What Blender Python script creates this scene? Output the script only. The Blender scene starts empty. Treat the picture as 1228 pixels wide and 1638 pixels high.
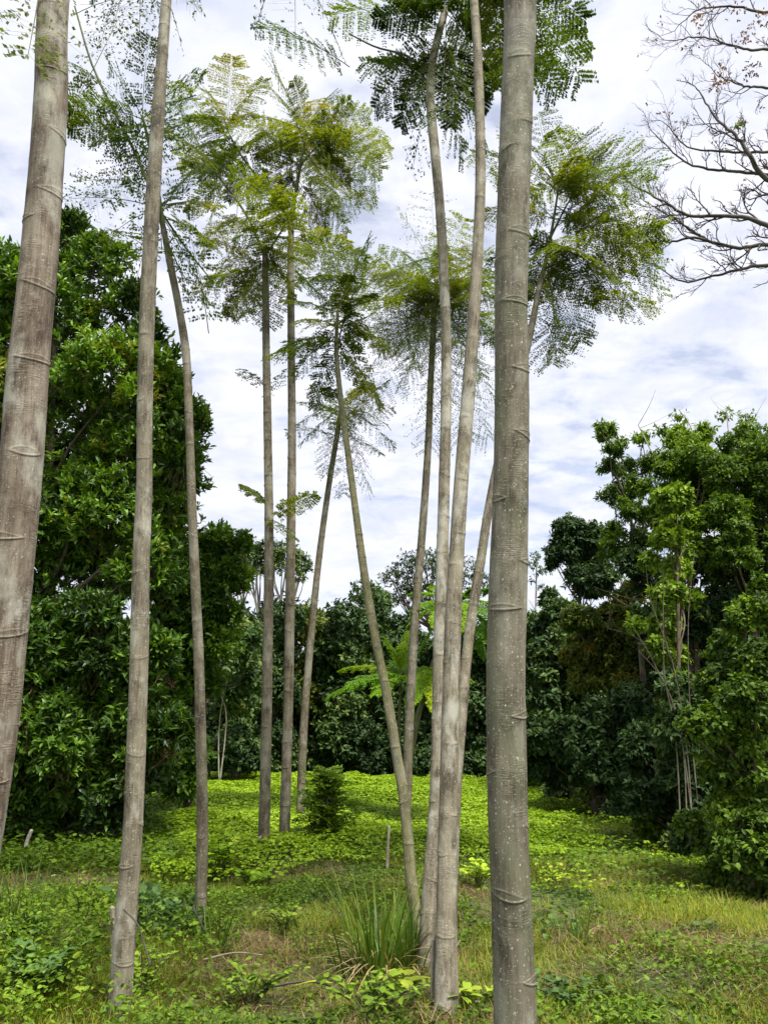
import bpy, math
import numpy as np
from math import radians as R, pi

# ------------------------------------------------------------------ camera
F = 1230.0; CX, CY = 614.0, 819.0; PITCH = R(16.36); CAMZ = 1.62
sc = bpy.context.scene
cam_d = bpy.data.cameras.new("camera"); cam = bpy.data.objects.new("camera", cam_d)
sc.collection.objects.link(cam); sc.camera = cam
cam.location = (0, 0, CAMZ); cam.rotation_euler = (pi/2 + PITCH, 0, 0)
cam_d.sensor_fit = 'VERTICAL'; cam_d.sensor_height = 36.0
cam_d.lens = 36.0*F/1638.0
cam_d.clip_start = 0.05; cam_d.clip_end = 2000
sc.render.resolution_x = 767; sc.render.resolution_y = 1024
# ------------------------------------------------------------------ light
SUN_EL, SUN_AZ = 64.0, 148.0      # azimuth clockwise from +Y (ahead of the camera), negative = left
SUN_STR = 5.0
EXPOSURE = 0.8
sc.view_settings.view_transform = 'Standard'; sc.view_settings.look = 'None'
sc.view_settings.exposure = EXPOSURE; sc.view_settings.gamma = 1
try: sc.view_settings.use_curve_mapping = False
except Exception: pass
w = bpy.data.worlds.new("World"); sc.world = w; w.use_nodes = True
nt = w.node_tree; nt.nodes.clear()
def N(nt, t, **k):
    n = nt.nodes.new(t)
    for a, b in k.items():
        setattr(n, a, b)
    return n
def math_node(nt, op, a, b=None, clamp=False):
    n = nt.nodes.new('ShaderNodeMath'); n.operation = op; n.use_clamp = clamp
    for i, v in enumerate((a, b)):
        if v is None: continue
        if isinstance(v, (int, float)): n.inputs[i].default_value = v
        else: nt.links.new(v, n.inputs[i])
    return n.outputs[0]
def ramp(nt, fac, stops, interp='LINEAR'):
    n = nt.nodes.new('ShaderNodeValToRGB'); n.color_ramp.interpolation = interp
    e = n.color_ramp.elements
    while len(e) < len(stops): e.new(0.5)
    for i, (p, c) in enumerate(stops):
        e[i].position = p
        e[i].color = (c, c, c, 1) if isinstance(c, (int, float)) else (*c, 1)
    nt.links.new(fac, n.inputs[0]); return n.outputs[0]
def noise(nt, vec, scale, detail=4, rough=0.5, dist=0.0):
    n = nt.nodes.new('ShaderNodeTexNoise')
    n.inputs['Scale'].default_value = scale; n.inputs['Detail'].default_value = detail
    n.inputs['Roughness'].default_value = rough; n.inputs['Distortion'].default_value = dist
    if vec is not None: nt.links.new(vec, n.inputs['Vector'])
    return n.outputs['Fac']
def mixc(nt, fac, a, b, mode='MIX'):
    n = nt.nodes.new('ShaderNodeMix'); n.data_type = 'RGBA'; n.blend_type = mode
    for s, v in ((n.inputs[0], fac), (n.inputs[6], a), (n.inputs[7], b)):
        if isinstance(v, (int, float)): s.default_value = v
        elif isinstance(v, tuple): s.default_value = (*v, 1)
        else: nt.links.new(v, s)
    return n.outputs[2]

sky = N(nt, 'ShaderNodeTexSky', sky_type='NISHITA', sun_disc=False)
sky.sun_elevation = R(SUN_EL); sky.sun_rotation = R(SUN_AZ)
sky.altitude = 200; sky.air_density = 1.0; sky.dust_density = 0.6; sky.ozone_density = 1.5
tc = N(nt, 'ShaderNodeTexCoord'); sep = N(nt, 'ShaderNodeSeparateXYZ')
nt.links.new(tc.outputs['Generated'], sep.inputs[0])
zz = math_node(nt, 'ADD', math_node(nt, 'MAXIMUM', sep.outputs[2], 0.0), 0.26)
cmb = N(nt, 'ShaderNodeCombineXYZ')                     # a flat cloud deck overhead
nt.links.new(math_node(nt, 'DIVIDE', sep.outputs[0], zz), cmb.inputs[0])
nt.links.new(math_node(nt, 'DIVIDE', sep.outputs[1], zz), cmb.inputs[1])
mp = N(nt, 'ShaderNodeMapping'); mp.inputs['Rotation'].default_value = (0, 0, R(25)); mp.inputs['Scale'].default_value = (1.0, 1.35, 1)
mp.inputs['Location'].default_value = (3.1, 1.7, 0)
nt.links.new(cmb.outputs[0], mp.inputs[0])
big = noise(nt, mp.outputs[0], 0.9, 3, 0.5, 0.3)
fine = noise(nt, mp.outputs[0], 7.0, 7, 0.58, 0.3)
dens = math_node(nt, 'ADD', math_node(nt, 'MULTIPLY', big, 0.42), math_node(nt, 'MULTIPLY', fine, 0.70))
cover = ramp(nt, dens, [(0.40, 0.50), (0.48, 0.82), (0.55, 0.97), (0.66, 1.0)])
shade = noise(nt, mp.outputs[0], 6.0, 6, 0.6, 0.3)
ccol = ramp(nt, shade, [(0.36, (0.64, 0.67, 0.79)), (0.48, (0.72, 0.74, 0.84)), (0.62, (0.80, 0.81, 0.90))])
b1 = N(nt, 'ShaderNodeBackground'); b1.inputs[1].default_value = 0.10
nt.links.new(sky.outputs[0], b1.inputs[0])
b2 = N(nt, 'ShaderNodeBackground'); b2.inputs[1].default_value = 0.77
nt.links.new(ccol, b2.inputs[0])
mx = N(nt, 'ShaderNodeMixShader'); nt.links.new(cover, mx.inputs[0])
nt.links.new(b1.outputs[0], mx.inputs[1]); nt.links.new(b2.outputs[0], mx.inputs[2])
wo = N(nt, 'ShaderNodeOutputWorld'); nt.links.new(mx.outputs[0], wo.inputs[0])

sun_d = bpy.data.lights.new("sun", 'SUN'); sun = bpy.data.objects.new("sun", sun_d)
sc.collection.objects.link(sun)
sun_d.energy = SUN_STR; sun_d.angle = R(14.0); sun_d.color = (1.0, 0.955, 0.88)
sun.rotation_euler = (R(90 - SUN_EL), 0, -R(SUN_AZ) + pi)
# a sun lamp shines along -Z; turned so that it comes from azimuth SUN_AZ
from mathutils import Vector
sd = Vector((math.sin(R(SUN_AZ))*math.cos(R(SUN_EL)), math.cos(R(SUN_AZ))*math.cos(R(SUN_EL)), math.sin(R(SUN_EL))))
sun.rotation_euler = sd.to_track_quat('Z', 'Y').to_euler()

# ------------------------------------------------------------------ helpers
cp, sp_ = math.cos(PITCH), math.sin(PITCH)
def at(x, y, D):
    """photograph pixel + forward distance (metres) -> world point"""
    u = (x - CX)/F; v = (CY - y)/F
    Y = cp - sp_*v; Z = sp_ + cp*v; s = D/Y
    return np.array([u*s, D, CAMZ + Z*s])
def pxm(x, y, D):
    """metres per photograph pixel there"""
    v = (CY - y)/F
    return D/(cp - sp_*v)/F
def edge_x0(D): return float(np.interp(D, [4, 8, 11, 16, 24, 34], [1.4, 2.0, 2.7, 3.8, 5.6, 7.5]))
def gh(x, y):
    x = np.asarray(x, float); y = np.asarray(y, float)
    return (0.05*np.sin(0.9*x + 0.6*y + 1) + 0.04*np.sin(1.7*y - 1.1*x) + 0.03*np.sin(2.9*x + 0.4)*np.cos(2.3*y)
            + 0.10*np.sin(0.21*x + 0.17*y) + 0.36*np.exp(-((x + 1.0)/7.5)**2 - ((y - 25)/7.5)**2))
def ground_at(px, py):
    D = 6.0
    u = (px - CX)/F; v = (CY - py)/F
    Y = cp - sp_*v; Z = sp_ + cp*v
    for _ in range(12):
        D = (float(gh(u/Y*D, D)) - CAMZ)*Y/Z
    return np.array([u/Y*D, D, float(gh(u/Y*D, D))])
def unit(a):
    return a/np.maximum(np.linalg.norm(a, axis=-1, keepdims=True), 1e-9)
UP = np.array([0, 0, 1.0])
def rdir(rng, n, zlo=-1.0, zhi=1.0):
    z = rng.uniform(zlo, zhi, n); a = rng.uniform(0, 2*pi, n); r = np.sqrt(np.maximum(0, 1 - z*z))
    return np.stack([r*np.cos(a), r*np.sin(a), z], 1)

class Geo:
    """collects polygons as arrays and links them as one mesh object"""
    def __init__(s): s.v = []; s.l = []; s.c = []; s.m = []; s.t = []; s.n = 0; s.bark = []; s.sm = []
    def add(s, V, faces, mat=0, tone=0.5, bark=None, smooth=False):
        V = np.asarray(V, float).reshape(-1, 3); faces = np.asarray(faces)
        s.v.append(V); s.l.append((faces + s.n).ravel()); k = len(faces)
        s.c.append(np.full(k, faces.shape[1])); s.m.append(np.full(k, mat))
        tone = np.broadcast_to(np.asarray(tone, float), (len(V),)) if np.ndim(tone) < 1 or len(np.atleast_1d(tone)) != len(V) else np.asarray(tone)
        s.t.append(tone)
        s.bark.append(np.zeros((len(V), 3)) if bark is None else bark)
        s.sm.append(np.full(k, smooth)); s.n += len(V)
    def build(s, name, mats, parent=None):
        me = bpy.data.meshes.new(name)
        V = np.concatenate(s.v); L = np.concatenate(s.l); C = np.concatenate(s.c)
        me.vertices.add(len(V)); me.vertices.foreach_set('co', V.astype(np.float32).ravel())
        me.loops.add(len(L)); me.loops.foreach_set('vertex_index', L.astype(np.int32))
        me.polygons.add(len(C)); st = np.concatenate([[0], np.cumsum(C)[:-1]])
        me.polygons.foreach_set('loop_start', st.astype(np.int32))
        me.polygons.foreach_set('material_index', np.concatenate(s.m).astype(np.int32))
        me.polygons.foreach_set('use_smooth', np.concatenate(s.sm))
        a = me.attributes.new('tone', 'FLOAT', 'POINT'); a.data.foreach_set('value', np.concatenate(s.t).astype(np.float32))
        B = np.concatenate(s.bark)
        if np.abs(B).max() > 0:
            b = me.attributes.new('bark', 'FLOAT_VECTOR', 'POINT'); b.data.foreach_set('vector', B.astype(np.float32).ravel())
        for m in mats: me.materials.append(m)
        me.update(); me.validate()
        o = bpy.data.objects.new(name, me); sc.collection.objects.link(o)
        if parent is not None:
            o.parent = parent; o.location = -np.array(parent.location)
        return o
def thing(name, label, cat, loc, group=None):
    o = bpy.data.objects.new(name, None); sc.collection.objects.link(o)
    o.location = tuple(float(v) for v in loc); o.empty_display_size = 0.2
    o['label'] = label; o['category'] = cat
    if group: o['group'] = group
    return o
def tag(o, label=None, cat=None, group=None, kind=None):
    for k, v in (('label', label), ('category', cat), ('group', group), ('kind', kind)):
        if v: o[k] = v
    return o

# --- leaves: arrays in, polygons out
def leaves(g, P, d, n, L, W, mat=0, tone=0.5, shape='lance', curl=0.12):
    m = len(P)
    if m == 0: return
    d = unit(d); n = unit(n - (n*d).sum(1, keepdims=True)*d); s = np.cross(d, n)
    L = np.broadcast_to(L, (m,))[:, None]; W = np.broadcast_to(W, (m,))[:, None]
    tone = np.broadcast_to(tone, (m,))
    if shape == 'dia':
        V = np.stack([P, P + d*L*.45 + s*W*.5, P + d*L, P + d*L*.45 - s*W*.5], 1); k = 4
        f = np.array([[0, 1, 2, 3]])
        g.add(V.reshape(-1, 3), (np.arange(m)[:, None, None]*k + f[None]).reshape(-1, 4), mat, np.repeat(tone, k)); return
    if shape == 'lance': tt = [0, .28, .62, 1]; ww = [0, .42, .46, 0]
    elif shape == 'oval': tt = [0, .2, .6, 1]; ww = [0, .45, .47, 0]
    elif shape == 'round': tt = [0, .12, .6, 1]; ww = [0, .5, .52, 0]
    V = np.stack([P,
                  P + d*L*tt[1] + s*W*ww[1] + n*L*curl*.55, P + d*L*tt[1] + n*L*curl*.25, P + d*L*tt[1] - s*W*ww[1] + n*L*curl*.55,
                  P + d*L*tt[2] + s*W*ww[2] + n*L*curl*.45, P + d*L*tt[2] + n*L*curl*.1, P + d*L*tt[2] - s*W*ww[2] + n*L*curl*.45,
                  P + d*L*1.0 - n*L*curl*.9], 1); k = 8
    base = np.arange(m)[:, None, None]*k
    T = np.array([[0, 1, 2], [0, 2, 3], [4, 7, 5], [5, 7, 6]]); Q = np.array([[1, 4, 5, 2], [2, 5, 6, 3]])
    n0 = g.n
    g.add(V.reshape(-1, 3), (base + T[None]).reshape(-1, 3), mat, np.repeat(tone, k))
    # quads on the same vertices
    q = (base + Q[None]).reshape(-1, 4) + n0
    g.l.append(q.ravel()); g.c.append(np.full(len(q), 4)); g.m.append(np.full(len(q), mat)); g.sm.append(np.full(len(q), False))
def blades(g, P, d, L, W, bend, mat=0, tone=0.5, seg=3):
    """grass blades rooted at P, leaning along d and bending over"""
    m = len(P); d = unit(d); side = np.cross(d, UP); side = unit(side + 1e-6)
    hz = d.copy(); hz[:, 2] = 0; hz = unit(hz)
    L = np.broadcast_to(L, (m,))[:, None]; W = np.broadcast_to(W, (m,))[:, None]; bend = np.broadcast_to(bend, (m,))[:, None]
    rows = []
    for i in range(seg + 1):
        t = i/seg; c = P + d*L*t + (hz*0.6 - UP*0.75)*L*bend*t*t
        wd = W*(1 - t**1.6)*0.5
        if i < seg: rows += [c - side*wd, c + side*wd]
        else: rows += [c]
    V = np.stack(rows, 1); k = V.shape[1]; base = np.arange(m)[:, None, None]*k
    n0 = g.n; tone = np.broadcast_to(tone, (m,))
    g.add(V.reshape(-1, 3), (base + np.array([[k-3, k-2, k-1]])[None]).reshape(-1, 3), mat, np.repeat(tone, k))
    Q = np.array([[2*i, 2*i+1, 2*i+3, 2*i+2] for i in range(seg-1)])
    q = (base + Q[None]).reshape(-1, 4) + n0
    g.l.append(q.ravel()); g.c.append(np.full(len(q), 4)); g.m.append(np.full(len(q), mat)); g.sm.append(np.full(len(q), False))
def catmull(P, n):
    P = np.asarray(P, float); P = np.vstack([2*P[0]-P[1], P, 2*P[-1]-P[-2]])
    out = []; k = len(P) - 3
    for t in np.linspace(0, k - 1e-6, n):
        i = int(t); u = t - i; a, b, c, d = P[i:i+4]
        out.append(0.5*((2*b) + (-a+c)*u + (2*a-5*b+4*c-d)*u*u + (-a+3*b-3*c+d)*u**3))
    return np.array(out)
def tube(g, C, r, seg=6, mat=0, tone=0.5, cap=True):
    C = np.asarray(C, float); n = len(C); r = np.broadcast_to(r, (n,))
    T = unit(np.gradient(C, axis=0)); ref = np.array([0.31, 0.9, 0.29]) if abs(T[0][1]) < .9 else np.array([1., .1, 0])
    A = unit(np.cross(T, ref)); B = np.cross(T, A)
    a = np.arange(seg)*2*pi/seg
    V = C[:, None] + r[:, None, None]*(A[:, None]*np.cos(a)[None, :, None] + B[:, None]*np.sin(a)[None, :, None])
    i = np.arange(n-1)[:, None]*seg; j = np.arange(seg)[None]; j2 = (j+1) % seg
    f = np.stack([i+j, i+j2, i+seg+j2, i+seg+j], -1).reshape(-1, 4)
    s = np.concatenate([[0], np.cumsum(np.linalg.norm(np.diff(C, axis=0), axis=1))])
    bark = np.stack(np.broadcast_arrays(np.cos(a)[None]*r[:, None], np.sin(a)[None]*r[:, None], s[:, None] + .01), -1).reshape(-1, 3)
    g.add(V.reshape(-1, 3), f, mat, tone, bark, True)

# ------------------------------------------------------------------ materials
def leaf_mat(name, stops, trans=0.35, rough=0.5, tcol=(1.15, 1.15, 0.35), spec=0.15, var=0.35, vs=1.3):
    m = bpy.data.materials.new(name); m.use_nodes = True; t = m.node_tree; t.nodes.clear()
    at_ = N(t, 'ShaderNodeAttribute', attribute_name='tone')
    geo = N(t, 'ShaderNodeNewGeometry')
    ns = noise(t, geo.outputs['Position'], vs, 2, 0.5)
    f = math_node(t, 'ADD', at_.outputs['Fac'], math_node(t, 'MULTIPLY', math_node(t, 'SUBTRACT', ns, 0.5), var), True)
    col = ramp(t, f, stops)
    bs = N(t, 'ShaderNodeBsdfPrincipled'); t.links.new(col, bs.inputs['Base Color'])
    bs.inputs['Roughness'].default_value = rough; bs.inputs['Specular IOR Level'].default_value = spec
    tr = N(t, 'ShaderNodeBsdfTranslucent'); t.links.new(mixc(t, 1.0, col, tcol, 'MULTIPLY'), tr.inputs[0])
    mx = N(t, 'ShaderNodeMixShader'); mx.inputs[0].default_value = trans
    t.links.new(bs.outputs[0], mx.inputs[1]); t.links.new(tr.outputs[0], mx.inputs[2])
    o = N(t, 'ShaderNodeOutputMaterial'); t.links.new(mx.outputs[0], o.inputs[0]); return m
def bark_mat(name, dark, mid, pale, spots=0.5, green=(0.16, 0.17, 0.10), gfac=0.3, streak=1.0, lich=0.3):
    m = bpy.data.materials.new(name); m.use_nodes = True; t = m.node_tree; t.nodes.clear()
    ab = N(t, 'ShaderNodeAttribute', attribute_name='bark'); v = ab.outputs['Vector']
    at_ = N(t, 'ShaderNodeAttribute', attribute_name='tone')
    def mapped(s, loc=(0, 0, 0)):
        q = N(t, 'ShaderNodeMapping'); q.inputs['Scale'].default_value = s; q.inputs['Location'].default_value = loc
        t.links.new(v, q.inputs[0]); return q.outputs[0]
    st = noise(t, mapped((1, 1, 0.10)), 95, 5, 0.65)            # upright streaks
    bl = noise(t, mapped((1, 1, 0.6)), 7, 4, 0.6, 0.6)          # big weathering patches
    hz = noise(t, mapped((0.12, 0.12, 1.0)), 190, 3, 0.6)       # fine level wrinkles
    hm = ramp(t, noise(t, mapped((1, 1, 1), (3, 1, 2)), 6.5, 2), [(0.50, 0.0), (0.62, 1.0)])
    sm = noise(t, mapped((1, 1, 1)), 260, 4, 0.7)
    st2 = noise(t, mapped((1, 1, 0.07), (4, 4, 4)), 30, 4, 0.6)
    fac = math_node(t, 'ADD', math_node(t, 'MULTIPLY', st, 0.36*streak), math_node(t, 'MULTIPLY', bl, 0.62))
    fac = math_node(t, 'ADD', fac, math_node(t, 'MULTIPLY', sm, 0.32))
    fac = math_node(t, 'ADD', fac, math_node(t, 'MULTIPLY', st2, 0.40*streak))
    fac = math_node(t, 'ADD', fac, math_node(t, 'MULTIPLY', math_node(t, 'MULTIPLY', math_node(t, 'SUBTRACT', hz, 0.5), hm), 0.5))
    c0 = 0.47 + 0.38*streak
    col = ramp(t, fac, [(c0 - .13, tuple(c*.8 for c in dark)), (c0 - .01, mid), (c0 + .12, pale)])
    gm = ramp(t, noise(t, mapped((1, 1, .35), (7, 2, 0)), 9, 3, .6), [(0.42, 0.0), (0.65, gfac)])
    col = mixc(t, gm, col, green)
    lm = ramp(t, noise(t, mapped((1, 1, .5), (1, 5, 9)), 4.5, 6, .68), [(0.50, 0.0), (0.60, lich)])
    col = mixc(t, lm, col, (0.42, 0.41, 0.34))
    vo = N(t, 'ShaderNodeTexVoronoi'); vo.inputs['Scale'].default_value = 42; t.links.new(mapped((1, 1, .8)), vo.inputs['Vector'])
    vs = ramp(t, math_node(t, 'ADD', vo.outputs['Distance'], math_node(t, 'MULTIPLY', sm, 0.22)), [(0.20, 1.0), (0.30, 0.0)])
    vk = N(t, 'ShaderNodeSeparateColor'); t.links.new(vo.outputs['Color'], vk.inputs[0])
    keep = ramp(t, vk.outputs[0], [(0.62, 0.0), (0.66, spots)])
    vs = math_node(t, 'MULTIPLY', vs, keep)
    col = mixc(t, vs, col, (0.55, 0.54, 0.48))
    vo2 = N(t, 'ShaderNodeTexVoronoi'); vo2.inputs['Scale'].default_value = 120; t.links.new(mapped((1, 1, .8)), vo2.inputs['Vector'])
    vk2 = N(t, 'ShaderNodeSeparateColor'); t.links.new(vo2.outputs['Color'], vk2.inputs[0])
    v2 = math_node(t, 'MULTIPLY', ramp(t, vo2.outputs['Distance'], [(0.22, 1.0), (0.36, 0.0)]), ramp(t, vk2.outputs[0], [(0.7, 0.0), (0.74, spots*.7)]))
    col = mixc(t, v2, col, (0.50, 0.49, 0.43))
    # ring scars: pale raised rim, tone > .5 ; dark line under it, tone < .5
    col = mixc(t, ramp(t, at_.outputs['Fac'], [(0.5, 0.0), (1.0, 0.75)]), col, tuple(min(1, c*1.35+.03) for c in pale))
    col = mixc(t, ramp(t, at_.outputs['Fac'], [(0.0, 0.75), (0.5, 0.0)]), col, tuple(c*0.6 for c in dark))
    hgt = math_node(t, 'ADD', math_node(t, 'MULTIPLY', st, 0.6), math_node(t, 'MULTIPLY', math_node(t, 'MULTIPLY', hz, hm), 1.0))
    hgt = math_node(t, 'ADD', hgt, math_node(t, 'MULTIPLY', sm, 0.5))
    bp = N(t, 'ShaderNodeBump'); bp.inputs['Strength'].default_value = 0.8; bp.inputs['Distance'].default_value = 0.006
    t.links.new(hgt, bp.inputs['Height'])
    bs = N(t, 'ShaderNodeBsdfPrincipled'); t.links.new(col, bs.inputs['Base Color'])
    bs.inputs['Roughness'].default_value = 0.8; bs.inputs['Specular IOR Level'].default_value = 0.25
    t.links.new(bp.outputs[0], bs.inputs['Normal'])
    o = N(t, 'ShaderNodeOutputMaterial'); t.links.new(bs.outputs[0], o.inputs[0]); return m

M = {}
M['bark_big'] = bark_mat('bark_grey_olive', (0.070, 0.060, 0.040), (0.135, 0.116, 0.082), (0.205, 0.180, 0.133), 0.8, gfac=.5, lich=.3)
M['bark_brown'] = bark_mat('bark_brown_grey', (0.078, 0.054, 0.038), (0.156, 0.118, 0.087), (0.262, 0.224, 0.171), 0.5, gfac=.1, lich=.6)
M['bark_pale'] = bark_mat('bark_pale_grey', (0.087, 0.071, 0.048), (0.172, 0.146, 0.102), (0.256, 0.227, 0.164), 0.7, gfac=.15, lich=.65)
M['bark_mid'] = bark_mat('bark_mid_brown', (0.055, 0.041, 0.027), (0.107, 0.084, 0.055), (0.176, 0.149, 0.102), 0.8, gfac=.4, lich=.25)
M['bark_green'] = bark_mat('bark_young_green', (0.070, 0.064, 0.027), (0.123, 0.116, 0.046), (0.180, 0.164, 0.084), 0.7, gfac=.4, lich=.15)
M['bark_dark'] = bark_mat('bark_forest_dark', (.05, .035, .025), (.10, .07, .045), (.16, .12, .08), 0.2, gfac=.2, lich=.1)
M['bark_red'] = bark_mat('bark_reddish', (.08, .035, .02), (.15, .065, .035), (.2, .1, .06), 0.1, gfac=.1, lich=.1)
M['bark_white'] = bark_mat('bark_whitish', (.2, .17, .13), (.36, .32, .26), (.48, .45, .38), 0.2, gfac=.1, lich=.3)
M['twig'] = bark_mat('bark_twig', (.05, .042, .042), (.085, .07, .068), (.13, .11, .10), 0.1, gfac=.2, lich=.1)
M['stalk'] = bark_mat('green_stalk', (.05, .055, .02), (.09, .10, .035), (.14, .16, .06), 0.0, green=(.08, .11, .03), gfac=.3, lich=.0)
M['dead'] = bark_mat('dead_wood', (.16, .12, .08), (.30, .25, .18), (.45, .40, .31), 0.1, gfac=.05, lich=.2)
M['frond'] = leaf_mat('feathery_leaflets', [(0, (.02, .048, .016)), (.4, (.08, .125, .012)), (.75, (.16, .20, .012)), (1, (.23, .21, .015))], .6, .5)
M['frond_lime'] = leaf_mat('lime_leaflets', [(0, (.08, .20, .01)), (.5, (.19, .36, .012)), (1, (.36, .46, .018))], .45, .45)
M['broad'] = leaf_mat('broad_glossy_leaves', [(0, (.018, .042, .009)), (.35, (.055, .115, .013)), (.7, (.13, .25, .018)), (.975, (.20, .34, .025)), (1, (.26, .26, .03))], .25, .42, spec=.3)
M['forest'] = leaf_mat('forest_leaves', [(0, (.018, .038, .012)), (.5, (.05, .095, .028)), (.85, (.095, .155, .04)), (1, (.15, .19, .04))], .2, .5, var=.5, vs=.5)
M['fresh'] = leaf_mat('fresh_forest_leaves', [(0, (.04, .08, .012)), (.45, (.115, .20, .02)), (1, (.25, .37, .035))], .35, .45, var=.5, vs=.7)
M['olive'] = leaf_mat('olive_forest_leaves', [(0, (.035, .06, .012)), (.5, (.11, .16, .02)), (.85, (.19, .20, .025)), (1, (.22, .13, .03))], .3, .5, var=.5, vs=.7)
M['field'] = leaf_mat('field_vine_leaves', [(0, (.075, .15, .009)), (.5, (.21, .34, .016)), (1, (.38, .50, .035))], .35, .5, var=.5, vs=.5)
M['weed'] = leaf_mat('weed_leaves', [(0, (.04, .075, .010)), (.45, (.105, .18, .014)), (.8, (.15, .26, .018)), (1, (.24, .33, .03))], .3, .5, var=.5, vs=.9)
M['blue'] = leaf_mat('bluish_round_leaves', [(0, (.04, .085, .025)), (.6, (.10, .18, .05)), (1, (.16, .27, .05))], .25, .5, var=.3)
M['grass'] = leaf_mat('grass_blades', [(0, (.055, .09, .010)), (.5, (.15, .19, .016)), (1, (.28, .29, .03))], .3, .5, var=.5, vs=.9)
M['straw'] = leaf_mat('dry_straw', [(0, (.12, .075, .035)), (.5, (.25, .17, .08)), (1, (.42, .33, .19))], .25, .6, tcol=(1, .9, .7), var=.3)
M['blade'] = leaf_mat('long_sedge_blades', [(0, (.045, .10, .012)), (.55, (.11, .20, .02)), (.88, (.21, .26, .035)), (1, (.42, .33, .17))], .3, .45, spec=.2, var=.15)
M['rust'] = leaf_mat('rusty_dead_leaves', [(0, (.10, .05, .02)), (1, (.3, .16, .05))], .3, .6, tcol=(1, .8, .5))
M['yellow'] = leaf_mat('yellow_weed_leaf', [(0, (.25, .36, .03)), (1, (.42, .48, .05))], .3, .5)
M['petal'] = leaf_mat('white_petal', [(0, (.7, .7, .62)), (1, (.8, .8, .75))], .2, .5, tcol=(1, 1, .9))

# ------------------------------------------------------------------ ground
def ground_material():
    m = bpy.data.materials.new('soil_and_litter'); m.use_nodes = True; t = m.node_tree; t.nodes.clear()
    geo = N(t, 'ShaderNodeNewGeometry'); v = geo.outputs['Position']
    a = noise(t, v, 1.4, 5, .6); b = noise(t, v, 26, 5, .7); c = noise(t, v, 0.35, 3, .5)
    col = ramp(t, b, [(0.3, (.03, .026, .013)), (0.5, (.055, .05, .024)), (0.7, (.10, .085, .042))])
    gr = ramp(t, b, [(0.3, (.03, .055, .012)), (0.6, (.07, .12, .02))])
    col = mixc(t, ramp(t, a, [(0.4, .25), (0.6, .85)]), col, gr)
    bs = N(t, 'ShaderNodeBsdfPrincipled'); t.links.new(col, bs.inputs['Base Color']); bs.inputs['Roughness'].default_value = .95
    bp = N(t, 'ShaderNodeBump'); bp.inputs['Strength'].default_value = .8; bp.inputs['Distance'].default_value = .03
    t.links.new(b, bp.inputs['Height']); t.links.new(bp.outputs[0], bs.inputs['Normal'])
    o = N(t, 'ShaderNodeOutputMaterial'); t.links.new(bs.outputs[0], o.inputs[0]); return m
g = Geo()
xs = np.concatenate([[-600, -200, -80], np.linspace(-40, 40, 161), [80, 200, 600]])
ys = np.concatenate([[-300, -60, -20], np.linspace(-8, 60, 137), [100, 250, 900]])
X, Y = np.meshgrid(xs, ys); Z = gh(X, Y) * (np.hypot(X, Y) < 70)
nx = len(xs); i, j = np.meshgrid(np.arange(len(ys)-1), np.arange(nx-1), indexing='ij')
fc = np.stack([i*nx+j, i*nx+j+1, (i+1)*nx+j+1, (i+1)*nx+j], -1).reshape(-1, 4)
g.add(np.stack([X, Y, Z], -1).reshape(-1, 3), fc, smooth=True)
tag(g.build('ground', [ground_material()]), kind='structure')

# ------------------------------------------------------------------ slender trees
def fit_path(pts, D0, D1, up=0.0):
    """pts: (px, py, width px) from the top down; -> world path from the ground up, radii"""
    pts = sorted(pts, key=lambda p: -p[1]); y0, y1 = pts[0][1], pts[-1][1]
    C = []; r = []
    for x, y, wd in pts:
        D = D0 + (D1 - D0)*(y0 - y)/(y0 - y1)
        C.append(at(x, y, D)); r.append(0.5*wd*pxm(x, y, D))
    C = np.array(C); r = np.array(r)
    d = unit(C[0] - C[1]); 
    if d[2] > -0.5: d = unit(d*np.array([1, 1, 0]) + np.array([0, 0, -1.5]))
    gz = float(gh(C[0][0], C[0][1])) - 0.12
    if C[0][2] > gz + 0.02:
        k = (C[0][2] - gz)/(-d[2]); C = np.vstack([C[0] + d*k, C]); r = np.concatenate([[r[0]*1.04], r])
    if up > 0:
        d = unit(unit(C[-1] - C[-2]) + np.array([0, 0, .8])); C = np.vstack([C, C[-1] + d*up*.5, C[-1] + d*up]); r = np.concatenate([r, [r[-1]*.85, r[-1]*.5]])
    return C, r
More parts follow.
